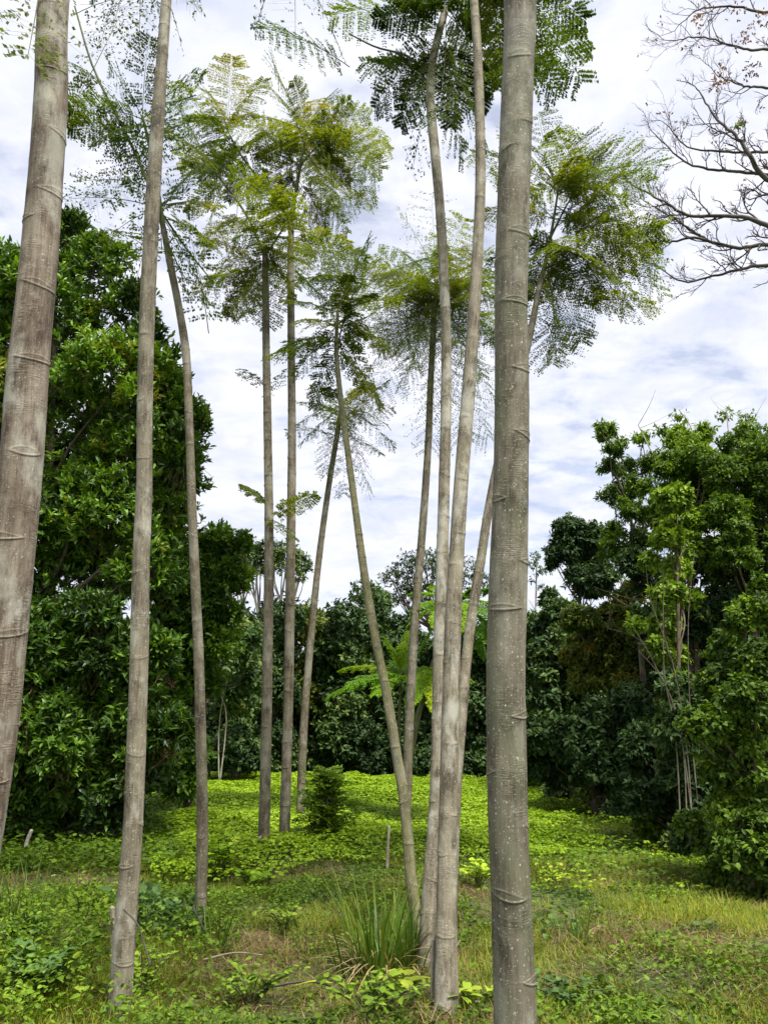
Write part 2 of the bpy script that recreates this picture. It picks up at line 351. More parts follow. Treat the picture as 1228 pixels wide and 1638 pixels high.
def ringed_trunk(g, C, r, rng, ds=0.01, seg=40, gap=0.30, mat=0, rim=0.006, flare=True):
    L = np.linalg.norm(np.diff(C, axis=0), axis=1).sum()
    n = max(30, int(L/ds)); Cr = catmull(np.hstack([C, r[:, None]]), n); C2 = Cr[:, :3]; r2 = Cr[:, 3]
    s = np.concatenate([[0], np.cumsum(np.linalg.norm(np.diff(C2, axis=0), axis=1))])
    ph = np.arange(seg)*2*pi/seg
    wob = 0.018*np.sin(s*3.1 + rng.uniform(0, 6))[:, None]*np.cos(ph - rng.uniform(0, 6))[None] + 0.012*np.sin(s*7.7 + 2)[:, None]*np.sin(2*ph + 1)[None]
    rad = r2[:, None]*(1 + wob)
    if flare: rad = rad*(1 + 0.24*np.exp(-s/0.16)[:, None]*(1 + 0.5*np.cos(3*ph + 1)[None]))
    tone = np.full(rad.shape, 0.5); hgt = np.zeros(rad.shape)
    pos = 0.25; a0 = rng.uniform(0, 6)
    while pos < s[-1] - 0.05:
        rr = np.interp(pos, s, r2); aw = rng.uniform(0.75, 1.25); hh = rr*rng.uniform(.20, .34)
        # alternate round the stem, each scar a raised lens with pale rim
        i0 = np.searchsorted(s, pos - 3.2*hh - .03); i1 = np.searchsorted(s, pos + 3.2*hh + .03)
        dz = s[i0:i1, None] - pos; da = (ph[None] - a0 + pi) % (2*pi) - pi; q = np.clip(1 - (da/aw)**2, 0, 1)
        tilt = rng.normal(0, .16)*rr*np.sin(da)
        sg = max(rim*.75, .003)
        lo = np.exp(-((dz - tilt + hh*.75*q)/sg)**2); hi = np.exp(-((dz - tilt - hh*.6*q**1.5)/(sg*.8))**2)
        inside = (q > 0.02)
        rest = np.exp(-((dz - tilt)/(sg*1.0))**2)*np.exp(-np.maximum(np.abs(da) - aw, 0)/.5)*.22
        rid = np.where(inside, np.maximum(lo, hi*.6), rest)
        swell = np.exp(-((dz - tilt)/(hh*1.5))**2)*.7*(.3 + .7*q)
        hgt[i0:i1] += rid*rim + swell*rim
        tone[i0:i1] = np.maximum(tone[i0:i1], .5 + .5*rid*rng.uniform(.7, 1))
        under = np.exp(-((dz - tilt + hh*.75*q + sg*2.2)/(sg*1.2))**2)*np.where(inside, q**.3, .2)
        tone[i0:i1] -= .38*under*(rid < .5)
        pos += gap*rng.uniform(.6, 1.3); a0 += rng.choice([2.4, 2.9, 3.6, 2.1]) 
    rad = rad + hgt
    T = unit(np.gradient(C2, axis=0)); A = unit(np.cross(T, np.array([0.0, 1.0, 0.05]))); B = np.cross(T, A)
    V = C2[:, None] + rad[..., None]*(A[:, None]*np.cos(ph)[None, :, None] + B[:, None]*np.sin(ph)[None, :, None])
    ii = np.arange(n-1)[:, None]*seg; jj = np.arange(seg)[None]; j2 = (jj+1) % seg
    f = np.stack([ii+jj, ii+j2, ii+seg+j2, ii+seg+jj], -1).reshape(-1, 4)
    off = rng.uniform(0, 50)
    bark = np.stack(np.broadcast_arrays(np.cos(ph)[None]*r2[:, None] + off, np.sin(ph)[None]*r2[:, None], s[:, None]), -1).reshape(-1, 3)
    g.add(V.reshape(-1, 3), f, mat, np.clip(tone, 0, 1).ravel(), bark, True)
    g.add(np.array([C2[-1] + T[-1]*r2[-1]*.3, *V[-1]]), np.array([[0, 1+k, 1+(k+1) % seg] for k in range(seg)]), mat, .5, np.full((seg+1, 3), .3), True)
    return C2, r2

def frond(g, P0, P1, rng, sag=.12, wid=.24, pairs=22, lp=15, ll=.034, dens=.93, tone=.45, bare=.14, mleaf=0, mstalk=1, rr=.006, ribs=True, rl=.25, lw=.52):
    P0 = np.asarray(P0, float); P1 = np.asarray(P1, float); Ln = np.linalg.norm(P1 - P0)
    mid = (P0 + P1)/2 + UP*sag*Ln + rng.normal(0, .03*Ln, 3)
    t = np.linspace(0, 1, 12)[:, None]; C = (1-t)**2*P0 + 2*t*(1-t)*mid + t*t*P1
    tube(g, C, np.linspace(rr, rr*.3, 12), 4, mstalk)
    tp = np.linspace(bare, .985, pairs); tp = np.repeat(tp, 2); sd_ = np.tile([1., -1.], pairs)
    tp = tp + rng.normal(0, .006, len(tp)); tq = tp[:, None]
    Q = (1-tq)**2*P0 + 2*tq*(1-tq)*mid + tq*tq*P1; T = unit(2*(1-tq)*(mid-P0) + 2*tq*(P1-mid))
    S = np.cross(T, UP); S = unit(S + 1e-4); roll = rng.normal(0, rl); Nn = np.cross(S, T)
    S = S*math.cos(roll) + Nn*math.sin(roll); Nn = unit(np.cross(S, T))
    u = (tp - bare)/(1 - bare); pl = wid*Ln*np.clip(np.sin(pi*np.clip(.14 + .80*u, 0, 1))**.6, .15, 1)*rng.uniform(.85, 1.1, len(tp))
    an = .18 + .35*u
    dP = unit(S*sd_[:, None]*np.cos(an)[:, None] + T*np.sin(an)[:, None] - UP*rng.uniform(.0, .45, (len(tp), 1)) + Nn*rng.normal(0, .10, (len(tp), 1)) + T*rng.normal(0, .09, (len(tp), 1)))
    keep = rng.random(len(tp)) < (dens*.5 + .5); Q, T, Nn, pl, dP, sd_ = [z[keep] for z in (Q, T, Nn, pl, dP, sd_)]
    if ribs:
        e = unit(np.cross(dP, Nn))*.0011; E = Q + dP*pl[:, None]
        V = np.stack([Q-e, Q+e, E+e, E-e], 1).reshape(-1, 3); k = len(Q)
        g.add(V, np.arange(k*4).reshape(k, 4), mstalk, .5)
    v = np.linspace(.07, 1, lp); m = len(Q); pk_ = np.where(rng.random(m) < .12, rng.uniform(.2, .8, m), 1.05)
    A = Q[:, None] + dP[:, None]*(pl[:, None]*v[None])[..., None] - UP*(pl[:, None]*.10*v[None]**2)[..., None]
    B = unit(np.cross(dP, Nn)); NN = np.repeat(Nn[:, None], lp, 1)
    for s in (1, -1):
        d = unit(B[:, None]*s + dP[:, None]*.45 + rng.normal(0, .12, (m, lp, 3)))
        kp = (rng.random((m, lp)) < dens*np.clip(pk_[:, None]*1.0, 0, 1)*(1 - .35*v[None]**4)).ravel()
        nn = NN + rng.normal(0, .5, (m, lp, 3))
        leaves(g, A.reshape(-1, 3)[kp], d.reshape(-1, 3)[kp], nn.reshape(-1, 3)[kp], (ll*rng.uniform(.8, 1.15, m*lp))[kp],
               (ll*lw*rng.uniform(.85, 1.15, m*lp))[kp], mleaf, tone + rng.normal(0, .08, kp.sum()), 'dia')

BASES = []
GT = 'slender ringed plantation trees in the clearing'
def slender(label, pts, D0, D1, bark, seed, fronds=(), up=0, ds=.012, seg=32, gap=.3, rim=.005, branches=(), dens=.9, extra=0, ll=.034, top_fronds=0, tone=.5, flare=True, reach=1.3, wid=.27, pairs=22, lp=15):
    rng = np.random.default_rng(seed); C, r = fit_path(pts, D0, D1, up)
    b = C[0].copy(); b[2] = float(gh(b[0], b[1]))
    BASES.append((b, r[0])); root = thing('ringed_tree', label, 'tree', b, GT)
    g = Geo(); ringed_trunk(g, C, r, rng, ds, seg, gap, 0, rim, flare); g.build('trunk', [bark], root)
    tip = C[-1]; gb = Geo(); have = False
    starts = {0: tip}
    for k, (path, w0) in enumerate(branches):         # px path from the fork outwards, (x, y, depth offset)
        Pb = np.array([at(x, y, D1 + dd) for x, y, dd in path]); q = w0*pxm(path[0][0], path[0][1], D1)/2
        tube(gb, catmull(Pb, 14), np.linspace(q, q*.45, 14), 8); starts[k+1] = Pb[-1]; have = True
        starts[-(k+1)] = Pb
    if have: gb.build('branch', [M['stalk'] if bark is not M['bark_pale'] else M['twig']], root)
    gc = Geo(); any_ = False
    for f in fronds:                                  # (start x, start y, tip x, tip y, depth offset, kwargs)
        x0, y0, x1, y1, dd = f[:5]; kw = dict(dens=dens, tone=tone + rng.normal(0, .15), ll=ll, wid=wid, pairs=pairs, lp=lp); kw.update(f[5] if len(f) > 5 else {})
        frond(gc, at(x0, y0, D1 + kw.pop('d0', 0)), at(x1, y1, D1 + dd), rng, **kw); any_ = True
    for k in range(extra):                            # more fronds round the shoot, at the back and front of it
        tp = starts[0] if not branches else starts[rng.integers(0, len(branches)+1)]
        a = rng.uniform(0, 2*pi); L = reach*rng.uniform(.7, 1.1); el = rng.uniform(-.5, .75)
        st = tp - UP*rng.uniform(0, .7)
        frond(gc, st, st + L*np.array([math.cos(a)*math.cos(el), math.sin(a)*math.cos(el), math.sin(el)]), rng, dens=dens, ll=ll*rng.uniform(.9,1.15), tone=tone + rng.normal(0, .15), wid=wid, pairs=pairs, lp=lp); any_ = True
    for k in range(top_fronds):
        a = k*2.4 + rng.uniform(-.3, .3); L = 1.5*rng.uniform(.8, 1.1); el = rng.uniform(-.1, .7)
        frond(gc, tip - UP*rng.uniform(0, .4), tip + L*np.array([math.cos(a)*math.cos(el), math.sin(a)*math.cos(el), math.sin(el)]), rng, dens=dens, ll=ll, tone=tone + rng.normal(0, .15)); any_ = True
    if any_: gc.build('crown', [M['frond'], M['stalk']], root)
    return root

slender('thick pale brown ringed trunk cut by the left edge of the photo, leaning right',
        [(88, -20, 46), (82, 150, 50), (72, 300, 53), (60, 450, 57), (45, 600, 62), (34, 750, 65), (19, 900, 66), (2, 1090, 67), (-12, 1200, 69), (-31, 1330, 70), (-45, 1420, 71)],
        3.55, 3.15, M['bark_brown'], 1, up=4.5, ds=.006, seg=64, gap=.19, rim=.0034, top_fronds=12,
        fronds=[(70, -60, 45, 90, -.3, dict(dens=.35))])
slender('whitish grey ringed trunk between the left edge trunk and the thin brown stem',
        [(268, -20, 16), (262, 60, 17), (252, 200, 21), (243, 350, 23), (236, 500, 24), (232, 650, 24), (231, 780, 25), (226, 900, 27), (223, 1050, 29), (218, 1200, 30), (213, 1320, 31), (205, 1430, 33), (196, 1550, 35), (190, 1640, 37)],
        5.1, 4.9, M['bark_pale'], 2, up=3.5, ds=.008, seg=48, gap=.27, rim=.003, top_fronds=11,
        fronds=[(230, -90, 160, 75, .2, dict(dens=.12)), (215, -90, 178, 55, -.2, dict(dens=.1)), (225, -90, 222, 75, .3, dict(dens=.15)), (230, -80, 290, 70, .1, dict(dens=.12)), (240, -90, 320, 20, .3, dict(dens=.15))])
slender('thin brown stem with a sparse radiating crown just right of the whitish trunk',
        [(262, 365, 9), (272, 420, 11), (286, 490, 12), (298, 570, 13), (303, 680, 13), (307, 800, 14), (312, 920, 15), (318, 1050, 16), (322, 1200, 17), (324, 1330, 18), (322, 1420, 18), (319, 1500, 19)],
        7.1, 7.1, M['bark_mid'], 3, gap=.22, ds=.008, seg=36, rim=.0035, dens=.55, tone=.35, extra=6, ll=.036,
        branches=[([(262, 368, 0), (240, 300, .1), (205, 220, .2), (150, 110, .3), (120, 10, .4)], 7), ([(262, 368, 0), (245, 260, -.1), (228, 185, -.2)], 9), ([(262, 345, 0), (300, 400, .2), (340, 450, .4)], 4)],
        fronds=[(150, 110, 108, 200, .2), (170, 150, 105, 100, .5), (150, 110, 190, 30, .6, dict(dens=.3)), (205, 220, 110, 205, .1, dict(dens=.85)),
                (228, 190, 108, 175, .1, dict(dens=.9)), (228, 190, 175, 105, .3), (228, 190, 240, 60, -.2, dict(dens=.75)), (228, 190, 325, 120, .2, dict(dens=.7)),
                (228, 190, 300, 160, .5), (228, 190, 330, 250, -.4, dict(dens=.9, tone=.75)), (228, 200, 150, 230, -.3), (245, 330, 100, 320, .3, dict(dens=.25, bare=.5)),
                (240, 300, 130, 290, .5, dict(dens=.35)), (255, 330, 350, 330, .6, dict(dens=.8, tone=.8)), (260, 335, 330, 260, .3, dict(dens=.9)),
                (235, 340, 160, 395, 0, dict(dens=.2)), (240, 350, 215, 460, .2, dict(dens=.15)), (262, 350, 345, 395, -.3, dict(dens=.7)), (262, 350, 330, 480, .4, dict(dens=.5)),
                (262, 380, 300, 470, -.2, dict(dens=.3)), (228, 190, 210, 300, .4), (170, 150, 190, 250, .3)])
slender('straight mid brown ringed stem, left one of the close pair in the middle left',
        [(424, 395, 9), (425, 470, 11), (426, 560, 12), (428, 680, 13), (430, 800, 14), (430, 920, 15), (428, 1050, 16), (426, 1180, 17), (423, 1300, 18), (420, 1388, 19)],
        11.3, 11.3, M['bark_mid'], 4, gap=.24, ds=.012, dens=.88, ll=.042, wid=.31, tone=.62, extra=16,
        branches=[([(424, 410, 0), (395, 345, .3), (355, 290, .5), (330, 260, .6)], 5), ([(424, 410, 0), (450, 370, -.2), (470, 340, -.3)], 4)],
        fronds=[(330, 260, 290, 180, .2), (345, 275, 300, 260, .3), (355, 290, 300, 340, 0), (355, 290, 320, 420, -.2), (395, 345, 330, 390, .5),
                (380, 330, 370, 450, 0), (424, 400, 360, 500, .3), (424, 400, 320, 470, .6), (395, 345, 420, 270, 0), (424, 400, 430, 520, .2), (424, 400, 470, 480, .4),
                (424, 400, 490, 420, -.4), (355, 290, 410, 300, 1), (425, 620, 385, 590, .2, dict(dens=.4)), (425, 640, 460, 590, .3, dict(dens=.3)), (424, 410, 395, 500, -.5),
                (432, 810, 388, 776, .1, dict(tone=.55, ll=.05)), (432, 830, 505, 790, -.2, dict(tone=.6)), (432, 830, 470, 860, -.4, dict(dens=.4))])
slender('straight dark brown stem, right one of the close pair, topped by a full olive crown',
        [(466, 355, 9), (465, 430, 11), (466, 560, 12), (467, 700, 13), (466, 820, 14), (464, 950, 15), (462, 1080, 16), (459, 1200, 16), (456, 1300, 17), (454, 1372, 17)],
        11.8, 11.8, M['bark_mid'], 5, gap=.24, ds=.012, dens=.95, ll=.042, wid=.31, tone=.7, extra=24, reach=1.45,
        branches=[([(466, 355, 0), (430, 305, .2), (390, 255, .3), (362, 205, .4)], 5), ([(466, 352, 0), (478, 280, .05), (490, 215, .1)], 7), ([(468, 345, 0), (480, 270, .5), (510, 230, .8)], 5)],
        fronds=[(490, 210, 437, 100, .3), (490, 210, 405, 185, .2), (490, 210, 530, 150, .4), (490, 210, 590, 185, 0), (490, 215, 622, 238, .3), (490, 215, 605, 290, -.2),
                (485, 230, 420, 250, -.3), (490, 220, 565, 330, -.4), (500, 240, 600, 250, .8), (480, 270, 555, 370, .2), (478, 280, 440, 330, .5), (478, 290, 520, 370, .6),
                (362, 205, 335, 148, .3), (362, 205, 310, 190, .2), (365, 210, 400, 180, .5), (370, 220, 300, 240, .1), (380, 240, 320, 290, .4), (375, 230, 345, 300, -.3), (380, 240, 425, 215, .2), (390, 250, 365, 320, .4),
                (480, 270, 425, 210, .6), (495, 230, 560, 220, -.5), (510, 230, 560, 290, .3), (490, 215, 620, 225, -.2), (495, 230, 610, 270, .4), (490, 215, 560, 160, -.3), (490, 215, 470, 130, -.3), (485, 240, 545, 340, -.5), (500, 235, 600, 320, .5), (480, 270, 420, 300, -.2), (490, 215, 440, 150, .5)])
slender('short leaning ringed stem behind the small bush, with a thin drooping crown',
        [(546, 650, 7), (540, 690, 8), (527, 770, 9), (513, 870, 10), (502, 970, 11), (492, 1080, 12), (485, 1180, 13), (481, 1290, 14), (480, 1330, 14)],
        14.2, 14.2, M['bark_mid'], 6, gap=.26, ds=.02, seg=20, dens=.75, tone=.4, extra=10, reach=1.2,
        fronds=[(546, 650, 480, 710, 0), (546, 650, 495, 620, .3), (546, 650, 590, 790, 0), (546, 650, 630, 715, .3), (546, 650, 550, 790, .5), (546, 650, 580, 620, 0),
                (545, 665, 520, 760, -.3), (546, 650, 475, 680, .5), (546, 650, 620, 680, -.5)])
slender('olive green stem leaning left from the grass clump, in front of the bright saplings',
        [(540, 500, 5), (538, 560, 7), (545, 640, 9), (556, 720, 10), (569, 820, 11), (583, 920, 13), (600, 1020, 14), (618, 1110, 15), (633, 1200, 16), (645, 1270, 17), (652, 1340, 18), (659, 1420, 19), (672, 1500, 19), (684, 1560, 20)],
        6.6, 8.6, M['bark_green'], 7, gap=.2, ds=.01, dens=.8, tone=.5, extra=9, reach=1.1, ll=.034,
        branches=[([(538, 560, 0), (560, 480, .3), (600, 430, .5)], 3)],
        fronds=[(540, 500, 480, 440, .3), (540, 500, 450, 480, 0), (540, 500, 590, 380, .2), (540, 500, 600, 470, -.2), (540, 505, 620, 560, .3), (540, 520, 470, 600, 0),
                (540, 500, 500, 400, .4), (540, 530, 590, 620, .3), (540, 500, 560, 400, .3), (538, 540, 450, 560, .4), (538, 560, 610, 650, 0), (540, 500, 640, 480, .2), (540, 500, 560, 440, -.5),
                (538, 560, 500, 650, .2), (540, 640, 520, 620, .3), (560, 480, 570, 560, .4)])
slender('dark thin ringed stem with a wide flat crown, just left of the twin trunks',
        [(698, 450, 6), (693, 520, 9), (689, 600, 10), (685, 700, 11), (679, 800, 12), (671, 900, 13), (663, 1000, 14), (657, 1100, 15), (653, 1190, 15), (651, 1270, 15), (648, 1340, 15)],
        13.8, 13.8, M['bark_mid'], 8, gap=.25, ds=.016, seg=24, dens=.95, ll=.042, wid=.33, tone=.5, extra=26, reach=1.6,
        fronds=[(698, 460, 580, 430, 0), (698, 460, 570, 520, .4), (698, 460, 590, 590, -.4), (697, 470, 640, 620, .2), (697, 480, 690, 720, 0), (697, 470, 740, 700, .3), (697, 460, 790, 640, -.2),
                (698, 450, 800, 560, .4), (698, 450, 790, 480, .2), (698, 450, 780, 410, .5), (698, 450, 640, 400, .5), (698, 450, 710, 395, -.4), (698, 440, 690, 310, .2, dict(dens=.35, tone=.8)),
                (698, 440, 640, 340, 0, dict(dens=.3)), (698, 460, 620, 480, -.8), (697, 470, 760, 600, -.8), (697, 460, 600, 640, .9), (697, 480, 780, 700, .5), (698, 460, 560, 460, .9), (698, 460, 650, 560, -1), (698, 455, 575, 480, .2), (698, 455, 600, 440, -.4), (697, 465, 610, 560, .5), (697, 465, 650, 600, -.2), (698, 455, 775, 520, -.3), (697, 465, 770, 600, .3), (697, 470, 720, 640, -.3), (698, 450, 740, 430, .3)])
slender('left one of the twin grey trunks at centre right, splitting low from its neighbour',
        [(712, 15, 11), (700, 60, 12), (690, 110, 13), (688, 160, 14), (695, 240, 15), (703, 330, 15), (709, 430, 16), (713, 530, 16), (713, 650, 17), (710, 780, 18), (707, 900, 20), (704, 1020, 22), (703, 1120, 24), (700, 1240, 24), (694, 1340, 24), (687, 1450, 28), (683, 1560, 32)],
        6.1, 6.9, M['bark_pale'], 9, gap=.2, ds=.008, seg=44, rim=.004, dens=.97, tone=.22, extra=8, reach=1.3, ll=.04,
        branches=[([(688, 150, 0), (660, 95, .2), (600, 75, .3), (560, 55, .5)], 5), ([(690, 110, 0), (730, 90, .3), (760, 88, .3)], 4)],
        fronds=[(712, 15, 600, 30, .2), (712, 15, 530, 25, .4, dict(tone=.5)), (700, 60, 600, 170, 0), (695, 80, 640, 200, .3), (700, 60, 740, 250, .2), (700, 60, 775, 230, 0), (712, 20, 700, 190, -.4),
                (712, 20, 800, 130, .2), (712, 15, 850, 60, 0), (712, 15, 780, -60, 0), (712, 15, 640, -60, .3), (730, 60, 720, 200, .4), (470, -45, 472, 95, .2, dict(dens=.12, d0=.3)), (480, -40, 545, 85, .2, dict(dens=.15, d0=.3)), (440, -40, 408, 50, .2, dict(dens=.25, d0=.3)), (700, 80, 500, -10, .3, dict(dens=.08)), (695, 90, 660, 270, .2, dict(dens=.3)), (760, 88, 770, 180, .5),
                (660, 95, 610, 100, .5), (712, 20, 620, -20, -.3)])
slender('right one of the twin grey trunks, straight at the foot and greenish above',
        [(756, -20, 13), (762, 60, 14), (766, 150, 15), (768, 250, 16), (767, 330, 17), (762, 430, 18), (756, 530, 20), (747, 650, 22), (738, 760, 23), (731, 870, 24), (725, 980, 26), (721, 1100, 28), (718, 1230, 29), (715, 1350, 30), (714, 1450, 32), (714, 1550, 36), (714, 1640, 40)],
        5.05, 5.7, M['bark_pale'], 10, gap=.24, ds=.008, seg=48, rim=.003, up=1.0, dens=.97, tone=.25, extra=0, ll=.04,
        fronds=[(780, -60, 935, 30, .3), (780, -60, 930, 130, .2), (780, -60, 890, 150, .6), (780, -60, 860, 110, 0), (780, -60, 800, 100, .3, dict(tone=.6)), (780, -60, 900, -20, .2), (780, -60, 760, 60, .5)])
slender('brown stem leaning right behind the thickest trunk, its wide crown showing beyond it',
        [(868, 435, 8), (858, 480, 9), (845, 545, 11), (822, 640, 12), (796, 740, 13), (780, 820, 14), (768, 900, 15), (755, 980, 16), (745, 1060, 17), (738, 1140, 18), (731, 1230, 18), (726, 1330, 18), (722, 1440, 19), (720, 1540, 20)],
        6.4, 8.3, M['bark_mid'], 11, gap=.2, ds=.01, seg=32, rim=.0035, dens=.95, tone=.6, extra=16, reach=1.25, ll=.036, wid=.34,
        branches=[([(868, 437, 0), (880, 380, .0), (893, 300, .05)], 7), ([(880, 380, 0), (905, 330, .2), (930, 290, .3)], 4), ([(870, 430, 0), (920, 410, .2)], 4)],
        fronds=[(890, 310, 860, 180, .2), (893, 300, 935, 215, .3), (893, 300, 980, 225, .1), (893, 300, 1050, 265, .3), (893, 310, 1055, 380, 0), (890, 330, 1040, 400, .4), (890, 330, 1060, 470, .1),
                (880, 390, 1000, 490, .3), (875, 420, 890, 560, 0), (875, 420, 930, 545, .3), (885, 350, 790, 280, .2), (885, 350, 770, 340, 0), (885, 370, 780, 420, .3), (880, 390, 800, 470, -.3), (893, 300, 810, 220, .4),
                (893, 300, 1000, 320, -.5), (880, 390, 960, 420, -.5), (890, 330, 960, 380, .8), (893, 300, 920, 250, -.6), (880, 380, 850, 480, .6), (893, 305, 1040, 290, -.2), (893, 305, 1010, 250, .4), (885, 350, 1050, 430, -.2), (880, 390, 1020, 470, -.3), (893, 300, 960, 250, .2), (885, 350, 1000, 370, .3), (875, 420, 960, 480, .2)])
slender('thickest trunk of all, grey olive with white lichen spots, right of the twin trunks',
        [(831, -20, 50), (828, 100, 50), (823, 250, 51), (819, 400, 52), (817, 500, 52), (818, 620, 54), (817, 720, 55), (815, 830, 58), (812, 950, 61), (809, 1080, 62), (810, 1200, 63), (812, 1320, 63), (817, 1450, 64), (821, 1560, 66), (824, 1640, 68)],
        3.65, 3.2, M['bark_big'], 12, up=4.5, ds=.006, seg=72, gap=.24, rim=.0034, top_fronds=12)

# loose frond ends hanging into the top of the frame belong to a tree whose stem stands behind the whitish trunk
def sapling(label, pts, D0, fronds, seed, bark, ll=.045, kids='lime saplings'):
    rng = np.random.default_rng(seed); C, r = fit_path(pts, D0, D0)
    b = C[0].copy(); b[2] = float(gh(b[0], b[1])); root = thing('sapling', label, 'sapling', b, kids)
    g = Geo(); ringed_trunk(g, C, r, rng, .03, 14, .3, 0, .002); g.build('stem', [bark], root)
    gc = Geo()
    for x0, y0, x1, y1, dd in fronds:
        frond(gc, at(x0, y0, D0), at(x1, y1, D0 + dd), rng, sag=.2, wid=.21, pairs=26, lp=14, ll=ll*1.05, lw=.6, dens=.96, tone=.5 + rng.normal(0, .25), rr=.006, rl=.3)
    gc.build('crown', [M['frond_lime'], M['stalk']], root); return root
sapling('slim green sapling with level bright fronds, left of the dark thin stem',
        [(642, 1075, 4), (640, 1110, 4), (638, 1160, 5), (640, 1220, 5), (642, 1270, 6), (642, 1325, 6)], 15.2,
        [(641, 1085, 522, 1115, -.3), (641, 1085, 545, 1072, .3), (641, 1085, 585, 1066, .8), (641, 1085, 700, 1070, .3), (641, 1085, 725, 1095, -.3), (641, 1085, 600, 1110, -1.0), (641, 1085, 690, 1115, -.9), (641, 1085, 640, 1062, 1.2), (641, 1080, 560, 1095, -.9), (641, 1085, 750, 1085, .6),
         (641, 1080, 615, 1020, .2), (641, 1080, 655, 1010, .3)], 21, M['bark_green'])
sapling('taller leaning green sapling with a lime crown showing between the trunks',
        [(728, 965, 5), (712, 1010, 6), (692, 1062, 7), (675, 1120, 8), (662, 1180, 9), (653, 1240, 9), (650, 1320, 9)], 14.4,
        [(728, 965, 652, 1000, .3), (728, 965, 655, 950, .4), (728, 965, 690, 938, .7), (728, 965, 790, 942, .5), (728, 965, 815, 975, .3), (728, 965, 790, 1030, -.6), (728, 965, 700, 1000, -1.0), (728, 965, 745, 1005, -1.1),
         (728, 965, 760, 940, .3), (728, 965, 670, 1040, -.3), (728, 965, 775, 1050, -.2), (728, 965, 660, 975, -.6), (728, 965, 800, 1000, -.7),
         (690, 1065, 655, 1125, -.6), (690, 1065, 700, 1140, -.7), (690, 1065, 730, 1120, -.5), (690, 1065, 665, 1145, .2)], 22, M['bark_green'], .05)

# ------------------------------------------------------------------ broad-leaved trees and bushes
def crown_leaves(g, blobs, rng, tips, per, L, W, shape, spread=.8, tone=(.45, .2), shell=(.5, 1.12), mat=0, upb=.4, curl=.12, droop=0., twigs=0, tw_mat=1, nup=.35):
    cen = np.array([b[:3] for b in blobs]); rad = np.array([b[3] for b in blobs])
    wt = rad**2.0; wt /= wt.sum(); k = rng.choice(len(blobs), tips, p=wt)
    o = rdir(rng, tips, -.75, 1.0); q = rng.uniform(shell[0], shell[1], tips)**.6; q = q*np.where(rng.random(tips) < .2, rng.uniform(1, 1.45, tips), 1)
    lump = 1 + .18*np.sin(o[:, 0]*5 + k*1.7)*np.cos(o[:, 1]*6 + k) + .15*np.sin(o[:, 2]*7 + k*2.3)
    P = cen[k] + o*(rad[k]*q*lump)[:, None]*np.array([1, 1, .9])
    d0 = unit(o + UP*upb + rng.normal(0, .3, (tips, 3)))
    if twigs:
        idx = rng.choice(tips, min(twigs, tips), replace=False); A = P[idx] - d0[idx]*L*3 - UP*L*.6; B = P[idx]
        e = unit(np.cross(B - A, np.array([0, 1., .1])))*L*.025; e2 = unit(np.cross(B - A, e))*L*.025; n = len(idx)
        V = np.stack([A-e-e2, A+e-e2, B+e*.5, B-e*.5, A+e2*1.2, B+e2*.6], 1).reshape(-1, 3); bs = np.arange(n)[:, None, None]*6
        g.add(V, (bs + np.array([[0, 1, 2, 3], [1, 4, 5, 2], [4, 0, 3, 5]])[None]).reshape(-1, 4), tw_mat, .5, np.repeat(np.array([[.1, .1, .1]]), len(V), 0))
    PP = np.repeat(P, per, 0); dd = np.repeat(d0, per, 0); n = tips*per
    rd = rdir(rng, n); rd = unit(rd - (rd*dd).sum(1, keepdims=True)*dd*.8)
    d = unit(dd*rng.uniform(.25, 1.0, (n, 1)) + rd*spread - UP*droop)
    PP = PP + dd*rng.uniform(-.5, .3, (n, 1))*L + rng.normal(0, L*.12, (n, 3))
    nn = unit(dd*.6 + UP*nup - d*.3 + rng.normal(0, .35, (n, 3)))
    ct = rng.normal(0, tone[1]*.7, len(blobs))
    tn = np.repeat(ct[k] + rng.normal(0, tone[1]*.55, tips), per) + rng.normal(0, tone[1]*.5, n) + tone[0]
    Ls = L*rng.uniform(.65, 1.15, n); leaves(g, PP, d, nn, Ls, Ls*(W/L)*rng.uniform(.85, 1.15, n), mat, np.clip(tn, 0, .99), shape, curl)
def blob(l, D, jit=0.6, rng=None, sq=1.0, split=0, core=.84):
    out = []
    for b in l:
        x, y, rp = b[:3]; dd = b[3] if len(b) > 3 else (rng.uniform(-jit, jit) if rng is not None else 0)
        p = at(x, y, D + dd); r0 = rp*pxm(x, y, D + dd)*sq
        if split and rng is not None:
            out.append((*p, r0*core))
            for q in rdir(rng, split, -.7, 1): out.append((*(p + q*r0*rng.uniform(.5, .98)), r0*rng.uniform(.2, .42)))
        else: out.append((*p, r0))
    return out
